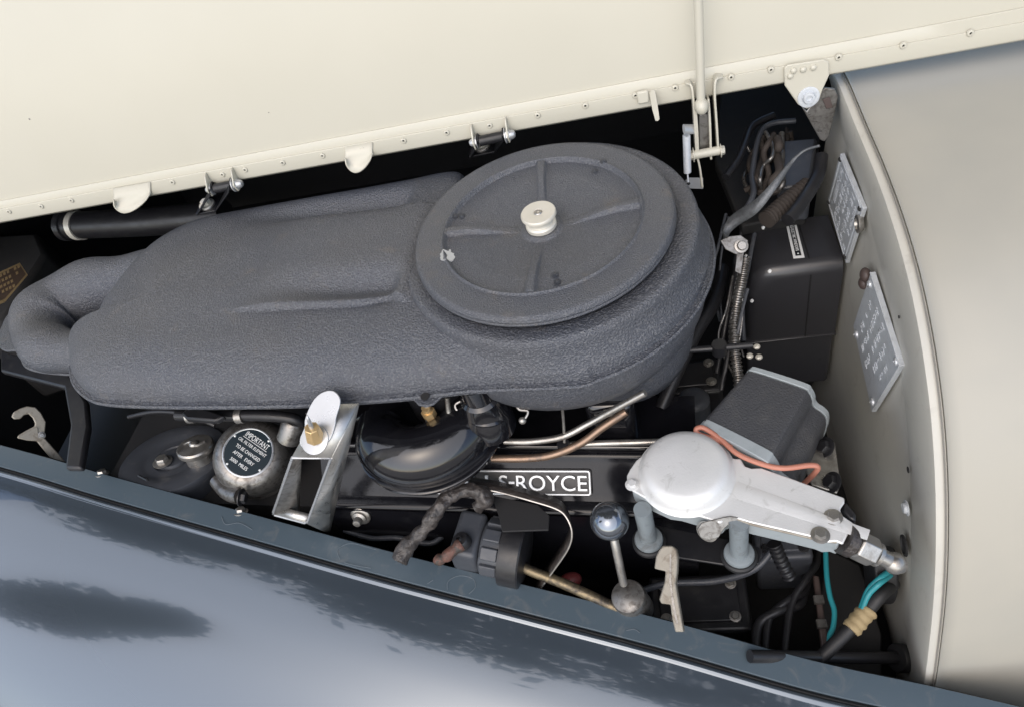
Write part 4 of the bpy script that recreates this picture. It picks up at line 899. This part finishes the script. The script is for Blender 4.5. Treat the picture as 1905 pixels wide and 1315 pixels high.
def generator():
    c0 = PZ(866, 1008, -.315); c1 = PZ(962, 1028, -.325); ax = (c1 - c0).normalized(); L = (c1 - c0).length
    t = thing('generator', PZ(900, 1060, -.36), 'dusty black motor with worn cable terminal and clamp band', 'motor')
    up = (Z - ax * Z.dot(ax)).normalized(); sd_ = up.cross(ax)
    b = MB(); b.box(c0 + ax * .008, ax * .036, sd_ * .062, up * .066); b.build('end_block', DUSTG, t, bevel=.006, seg=3)
    b = MB(); b.lathe([(.034, .027), (.036, .03), (.036, .06)], c0, ax, 40); b.build('drum', DUSTG, t)
    b = MB(); b.lathe([(.0365, .052), (.043, .053), (.0435, .056), (.0435, .078), (.042, .08), (.037, .081), (.03, .083), (.0, .083)], c0, ax, 48); b.build('clamp_band', SAT, t, angle=35)
    for k in range(5):
        a = rad(20 + 35 * k); q = c0 + ax * .041 + (sd_ * math.cos(a) + up * math.sin(a)) * .037
        b = MB(); b.box(q, ax * .022, (up * math.cos(a) - sd_ * math.sin(a)) * .016, (sd_ * math.cos(a) + up * math.sin(a)) * .006); b.build('rib', DUSTG, t, bevel=.0015)
    q = PZ(858, 1006, -.278)
    b = MB(); b.lathe([(.012, -.006), (.012, .002), (.0105, .005), (.005, .006), (.0045, .008), (.003, .0082), (.0026, .003), (0, .003)], q, nrm(858, 1006, .7, -.5, -.5), 24); b.build('terminal', SAT, t)
    b = MB(); cl = catmull([PZ(858, 1012, -.276), PZ(842, 1024, -.276), PZ(828, 1036, -.28), PZ(812, 1042, -.29)], 30); b.tube(cl, [.0065 * (1 + .4 * noise.noise(p_ * 120)) for p_ in cl], 14)
    b.build('terminal_cable', M('rusty_terminal', (.12, .055, .04), .6, bump=(150, .8, .003, 'n'), dirt=[(90, (.04, .035, .03), .45, .6, .5), (160, (.22, .2, .18), .66, .75, 0)]), t)
generator()
tubething('tarnished_rod', [(944, 1043, -.325), (952, 1046, -.325), (1000, 1066, -.335), (1060, 1090, -.345), (1150, 1132, -.36)], [.0095] * 2 + [.0068] * 38, M('tarnished', (.20, .16, .10), .42, metal=.7, bump=(120, .4, .001, 'n'), dirt=[(60, (.05, .045, .04), .42, .62, .6)]), 'tarnished brass coloured rod running down to the wing', 'rod')
b = MB(); b.sphere(PZ(1060, 1080, -.40), .014, 1.2, .8, .8, Z, 16); tag(b.build('red_cap', RED), 'dull red cap glimpsed behind the tarnished rod', 'cap')

# ================================================================== RIGHT LOWER GROUP
def harness():
    t = thing('wiring_harness', FP(1655, 1075, .01), 'black rubber grommet with taped black and teal cables', 'cables')
    c = FP(1662, 1070, .006)
    pts = catmull([FP(x, y, .010) for x, y in ((1652, 1014), (1666, 1022), (1672, 1062), (1672, 1100), (1664, 1122), (1652, 1112), (1648, 1068), (1646, 1030))], 60, True)
    b = MB(); b.prism(pts, -HX * .026); b.build('grommet', RUB, t, bevel=.003, seg=3)
    b = MB(); b.tube(catmull([FP(1662, 1085, .012), PZ(1642, 1102, -.385), PZ(1605, 1145, -.398), PZ(1550, 1200, -.412), PZ(1505, 1245, -.425)], 30), .0078, 16); b.build('main_cable', RUB, t)
    for d in (0, 9): b = MB(); b.tube(catmull([FP(1662, 1056 + d, .014), PZ(1638, 1074 + d, -.37), PZ(1616, 1096 + d, -.382), PZ(1604, 1125 + d, -.39), PZ(1596, 1148 + d, -.395)], 30), .0033, 10); b.build('teal_cable', TEAL, t)
    b = MB(); b.tube(catmull([FP(1650, 1060, .016), FP(1635, 1045, .02), FP(1628, 1085, .02), FP(1615, 1105, .03)], 20), .004, 8); b.build('thin_cable', RUB, t)
    cl = [PZ(1617, 1132, -.3945).lerp(PZ(1582, 1170, -.403), i / 14) for i in range(15)]
    b = MB(); b.tube(cl, [.0108 + .0008 * math.sin(i * 1.7) for i in range(15)], 18)
    for v in b.bm.verts: v.co += V((1, 1, 1)) * noise.noise(v.co * 120) * .0016
    b.build('tape_wrap', TAPE, t, angle=50)
harness()
tubething('teal_wire', [PZ(1536, 1025, -.42), PZ(1538, 1070, -.42), PZ(1544, 1108, -.42), PZ(1552, 1135, -.42), PZ(1550, 1165, -.42), PZ(1543, 1185, -.42), PZ(1546, 1215, -.42)], .0032, TEAL, 'single teal wire hanging down against the bulkhead', 'wire', 50)
def stayrod():
    t = thing('black_rod', FP(1680, 1222, .01), 'black horizontal rod with round end buffer by the wing', 'rod')
    e0 = FP(1678, 1223, .008); e1 = PZ(1480, 1221, -.40)
    b = MB(); b.tube([e0, e0.lerp(e1, .5), e1, e1.lerp(e0, -.4)], .0072, 16); b.build('rod', SAT, t)
    b = MB(); b.lathe([(.0, -.004), (.0155, -.004), (.017, -.002), (.017, .007), (.0155, .009), (.008, .0095)], e0, (e1 - e0).normalized(), 32); b.build('buffer', RUB, t)
stayrod()
def conduit(name, pts, r, mat, label, n=60, pitch=.0055):
    cl = catmull(pts, 40); L = sum((cl[i + 1] - cl[i]).length for i in range(39)); N_ = int(L / pitch) * 4
    cl = catmull(cl, N_); b = MB(); b.tube(cl, [r * (1 + .13 * (1 if i % 4 < 2 else -1)) for i in range(N_)], 14)
    return tag(b.build(name, mat, None, angle=30), label, 'conduit')
conduit('ribbed_conduit', [PZ(1386, 480, -.17), PZ(1380, 520, -.19), PZ(1368, 580, -.22), PZ(1366, 640, -.24), PZ(1372, 690, -.26), PZ(1378, 740, -.28)], .0066, OLDS, 'ribbed metal conduit dropping past the fuse box to the motor')
conduit('ribbed_conduit', [PZ(1425, 410, -.13), PZ(1450, 388, -.13), PZ(1478, 365, -.13), PZ(1505, 345, -.13)], .0105, BRN, 'brownish ribbed conduit above the fuse box')
def earth_strap():
    t = thing('earth_strap', PZ(1440, 380, -.1), 'flat braided earth strap looping above the fuse box', 'strap')
    cl = catmull([PZ(1524, 272, -.05), PZ(1495, 282, -.06), PZ(1470, 305, -.07), PZ(1440, 345, -.08), PZ(1405, 385, -.10), PZ(1370, 408, -.12), PZ(1352, 425, -.13), PZ(1346, 445, -.135), PZ(1368, 462, -.135)], 60)
    b = MB(); b.loft([[q - DN * w_ , q + (DN * .8 + RT * .4) * w_] for q, w_ in ((q, .0015 + .0075 * sst(6, 34, i)) for i, q in enumerate(cl))]); b.build('braid', BRAID, t, solid=.003)
    lz = lambda x, y, o=0: PD(x, y, (PZ(1370, 460, -.13) - CAM).dot(FW_) - o)
    b = MB(); b.prism([lz(x, y) for x, y in ((1340, 448), (1358, 440), (1378, 438), (1392, 448), (1386, 470), (1370, 474), (1350, 464))], FW_ * .003); b.build('strap_lug', OLDS, t, bevel=.0006)
    fix('screw', lz(1379, 458, .0005), -FW_, .006, STL, t)
    b = MB(); b.prism([lz(x, y, -.004) for x, y in ((1372, 465), (1384, 468), (1378, 510), (1368, 505))], FW_ * .003); b.build('lug_tail', OLDS, t)
earth_strap()
def looms():
    rn = random.Random(4)
    b = MB(); b.prism([PZ(x, y, -.13) for x, y in ((1450, 262), (1520, 256), (1508, 345), (1446, 350))], Z * -.06)
    tag(b.build('relay_box', DUSTG, None, bevel=.004), 'dusty dark box on the bulkhead under the bonnet bracket', 'box')
    b = MB(); b.prism([PZ(x, y, -.2) for x, y in ((1340, 170), (1480, 150), (1530, 250), (1500, 400), (1380, 420), (1330, 300))], Z * -.02)
    tag(b.build('splash_panel', MATT, None, bevel=.003), 'dusty dark panel behind the wires at the rear of the bay', 'panel')
    LB = ['straightest brown wire nearest the dusty dark box', 'thick brown cable in the middle of the bundle above the fuse box']
    for k in range(11):
        x = 1402 + k * 6.5 + rn.uniform(-4, 4); z0 = -.12 + rn.uniform(-.03, .02)
        pts = [PZ(x + rn.uniform(-6, 6), 248 + rn.uniform(-8, 12), z0)]
        for j in range(1, 6): pts.append(PZ(x + rn.uniform(-11, 11) - j * 2, 248 + j * 22 + rn.uniform(-6, 6), z0 + rn.uniform(-.01, .01) - j * .004))
        tubething('loom_wire', pts, rn.choice((.0028, .004, .0055)), BRN if k % 4 else OLDS, 'dusty brown wire in the tangled bundle above the fuse box', 'wire', 30, 8, 'brown wires above the fuse box')
    for k in range(10):
        x = 1345 + rn.uniform(0, 60); y = 380 + rn.uniform(0, 160)
        tubething('thin_wire', [PZ(x, y, -.2), PZ(x - rn.uniform(5, 20), y + 60, -.22), PZ(x - rn.uniform(10, 30), y + 120, -.25), PZ(x - rn.uniform(-20, 40), y + 200, -.28)], rn.choice((.0016, .0022, .003)), (DUSTG, SAT, OLDS)[k % 3], 'thin dark wire hanging behind the air cleaner bowl', 'wire', 24, 6, 'thin wires behind the air cleaner')
    for k, (x, y) in enumerate(((1395, 662), (1408, 645), (1412, 664), (1392, 642))):
        b = MB(); b.sphere(PZ(x, y, -.24), .0045, 1, 1, .7); tag(b.build('terminal_nut', KNOB), ['small pale terminal nut just above the motor', 'small pale terminal nut against the fuse box foot', 'pale terminal nut beside the tan wires', 'pale terminal nut next to the ribbed conduit'][k], 'nut', 'pale nuts under the fuse box')
    p = tubething('throttle_rod', [(1270, 652, -.2), (1330, 648, -.2), (1400, 642, -.2)], .0042, SAT, 'dark steel cross rod behind the air cleaner bowl', 'rod', 10)
    b = MB(); b.lathe([(.009, -.008), (.009, .008)], PZ(1338, 648, -.2), Z, 16); b.build('rod_joint', SAT, p)
    for x, y, z_, r_, h_ in ((1240, 770, -.30, .03, .05), (1290, 740, -.32, .022, .08)):
        b = MB(); b.lathe([(r_, -h_), (r_, -.004), (r_ - .004, 0), (r_ * .5, .002), (0, .002)], PZ(x, y, z_), Z, 28); tag(b.build('engine_boss', DUSTG), 'dusty dark boss on the block %s' % ('below the air cleaner bowl' if x < 1260 else 'left of the wiper motor body'), 'boss')
    # clutter deep in the lower right
    PL = ['outermost', 'middle', '', 'innermost']
    for k in (0, 1, 3):
        pts = [PZ(1405 + 18 * k, 1215, -.45), PZ(1412 + 20 * k, 1160 - 12 * k, -.45), PZ(1450 + 17 * k, 1135 - 20 * k, -.45), PZ(1490 + 10 * k, 1120 - 25 * k, -.47), PZ(1500 + 6 * k, 1060 - 20 * k, -.5)]
        tubething('brake_line', pts, .0045 if k % 2 else .006, SAT, PL[k] + ' of the bent black pipes in the lower right corner', 'pipe', 30, 10, 'dark pipes in the lower corner')
    b = MB(); b.prism([PZ(x, y, -.46) for x, y in ((1512, 1068), (1524, 1070), (1540, 1190), (1545, 1225), (1530, 1225), (1520, 1130))], Z * -.01); o = b.build('edge_strip', BRNR, None, bevel=.002)
    tag(o, 'brown rubber edged strip in the lower right corner', 'strip')
    for y in (1115, 1160): b = MB(); b.box(PZ(1523 + (y - 1115) * .12, y, -.453), HX * .012, HY * .01, Z * .006); b.build('strip_clip', OLDS, o)
    b = MB(); b.lathe([(.014, 0), (.014, .006), (.008, .007), (.007, .003), (0, .003)], PZ(1343, 1130, -.48), Z, 24); tag(b.build('core_plug', SAT), 'round dark plug deep below the wiper motor plate', 'plug')
    conduit('coiled_cable', [PZ(1440, 1010, -.36), PZ(1452, 1040, -.38), PZ(1470, 1075, -.40)], .008, SAT, 'coiled dark cable just behind the wiper gearbox arm', 60, .006)
    b = MB(); b.prism([PZ(x, y, -.50) for x, y in ((1540, 1020), (1600, 1050), (1640, 1180), (1640, 1260), (1540, 1260), (1520, 1150))], Z * -.01); tag(b.build('side_panel', MATT, None, bevel=.002), 'dusty dark panel behind the teal wire', 'panel')
looms()

# ------------------------------------------------------------------ dim castings and pipes in the gaps
def depths():
    def casting(name, px, py, z, sx, sy, h, label, mat=SAT, rot=0.0):
        t = thing(name, PZ(px, py, z), label, 'casting')
        m = frame(PZ(px, py, z), Z, HX)
        b = MB(); b.box(m @ V((0, 0, -h / 2)), HX * sx, HY * sy, Z * h); b.build('casting_body', mat, t, bevel=.006, seg=3)
        b = MB(); b.box(m @ V((0, 0, .002)), HX * sx * .8, HY * sy * .7, Z * .006); b.build('cover_plate', mat, t, bevel=.002)
        for i, j in ((-.34, -.28), (.34, -.28), (.34, .28), (-.34, .28)): fix('bolt', m @ V((sx * i, sy * j, .005)), Z, .005, STL if mat is SAT else SAT, t)
    casting('steering_box', 1300, 1120, -.47, .13, .08, .1, 'black bolted casting low down beside the pale hook catch')
    casting('pump_body', 1455, 1000, -.44, .07, .06, .1, 'black bolted casting below the wiper gearbox arm', DUSTG)
    casting('cover_casting', 1280, 700, -.33, .09, .06, .1, 'black bolted casting behind the wiper motor body')
    casting('front_casting', 720, 790, -.30, .08, .07, .1, 'black bolted casting left of the elbow under the air cleaner')
    tubething('black_pipe', [(1230, 760, -.27), (1260, 690, -.25), (1295, 620, -.24), (1330, 560, -.24), (1345, 500, -.25)], .009, SAT, 'thick black pipe climbing behind the air cleaner bowl', 'pipe', 30, 14)
    tubething('black_pipe', [(640, 800, -.28), (690, 770, -.24), (760, 760, -.22), (840, 752, -.2)], .007, BLK, 'thick black pipe running under the air cleaner flange', 'pipe', 30, 14)
    tubething('grey_cable', [(1190, 1100, -.45), (1240, 1085, -.44), (1330, 1080, -.44), (1400, 1060, -.42), (1440, 1020, -.40)], .0045, DUSTG, 'grey cable crossing low behind the pale hook catch', 'cable', 40, 10)
    tubething('grey_cable', [(640, 985, -.36), (690, 1000, -.37), (740, 1000, -.37), (800, 1010, -.38), (830, 990, -.37)], .004, DUSTG, 'grey cable low down left of the cracked hose', 'cable', 40, 10)
    tubething('battery_cable', [(1350, 330, -.12), (1372, 300, -.12), (1385, 270, -.12), (1400, 235, -.12), (1440, 215, -.12)], .005, SAT, 'black cable arching up left of the brown wire bundle', 'cable', 40, 10)
    tubething('battery_cable', [(1385, 395, -.14), (1402, 360, -.13), (1400, 320, -.13), (1420, 240, -.12), (1480, 225, -.12)], .004, DUSTG, 'dusty cable climbing beside the brown wire bundle', 'cable', 40, 10)
    tubething('heater_hose', [(1465, 410, -.12), (1490, 380, -.12), (1520, 330, -.12), (1528, 290, -.11)], .0085, SAT, 'short black hose next to the brown ribbed conduit', 'hose', 30, 14)
    tubething('vacuum_pipe', [(240, 775, -.24), (290, 765, -.23), (350, 770, -.23), (400, 790, -.25)], .004, SAT, 'thin black pipe just above the black round pan', 'pipe', 30, 8)
depths()
# ================================================================== TREES MIRRORED IN THE WING
def tree(loc, trunk_h, ells, n, leaf, label, seed, limb=.13):
    rn = random.Random(seed)
    t = thing('tree', V(loc), label, 'tree', 'trees around the car')
    base = V(loc); top = base + Z * trunk_h
    b = MB(); b.tube(catmull([base, base + Z * trunk_h * .5 + V((.1, .05, 0)), top], 16), [.34 - .012 * i for i in range(16)], 14)
    for c, e in ells:
        c = V(c); b.tube(catmull([top - Z * .6, top.lerp(c, .5) + Z * .3, c], 12), [limb * (1 - .07 * i) for i in range(12)], 8)
    b.build('trunk', BARK, t)
    verts, faces = [], []
    for c, e in ells:
        c = V(c); e = V(e); clumps = []
        for k in range(150 if leaf > .1 else 900):
            d = V((rn.gauss(0, 1), rn.gauss(0, 1), rn.gauss(0, 1))).normalized() * (rn.uniform(.25, 1) if leaf > .1 else rn.random() ** .5) ; clumps.append(c + V((d.x * e.x, d.y * e.y, d.z * e.z)))
        for k in range(n):
            q = rn.choice(clumps); sp = min(e) * (.28 if leaf > .1 else .12)
            p = q + V((rn.gauss(0, sp), rn.gauss(0, sp), rn.gauss(0, sp * .8)))
            u = V((rn.gauss(0, 1), rn.gauss(0, 1), rn.gauss(0, .6))).normalized(); v = u.orthogonal().normalized(); v = (v * rn.uniform(.4, 1) + u.cross(v) * rn.uniform(-1, 1)).normalized()
            i0 = len(verts); l_ = leaf * rn.uniform(.6, 1.3)
            verts += [p - u * l_, p + v * l_ * .5, p + u * l_, p - v * l_ * .5]; faces.append((i0, i0 + 1, i0 + 2, i0 + 3))
    me = bpy.data.meshes.new('crown'); me.from_pydata(verts, [], faces); me.materials.append(LEAF)
    link(bpy.data.objects.new('crown', me), t)
tree((2.5, 6.0, -1.0), 4.5, [((-1.0, 3.3, 6.2), (4.7, 3.0, 1.2)), ((0.9, 1.3, 6.6), (4.7, 3.7, 1.2)), ((-3.8, 4.2, 5.6), (2.4, 2.6, 1.0)), ((6.0, 1.2, 6.2), (3.4, 3.6, 1.1))], 19000, .15, 'large leafy tree whose branches overhang the car from beyond the bonnet', 3)  # last crown lobe added out of view to block blue sky over the scuttle
tree((-13.2, 0.7, -1.0), 6.0, [((-8.8, -0.75, 5.5), (2.8, .95, .5)), ((-6.9, -0.9, 5.5), (1.4, .55, .35))], 15000, .06, 'smaller leafy tree standing off the front of the car', 5, .045)
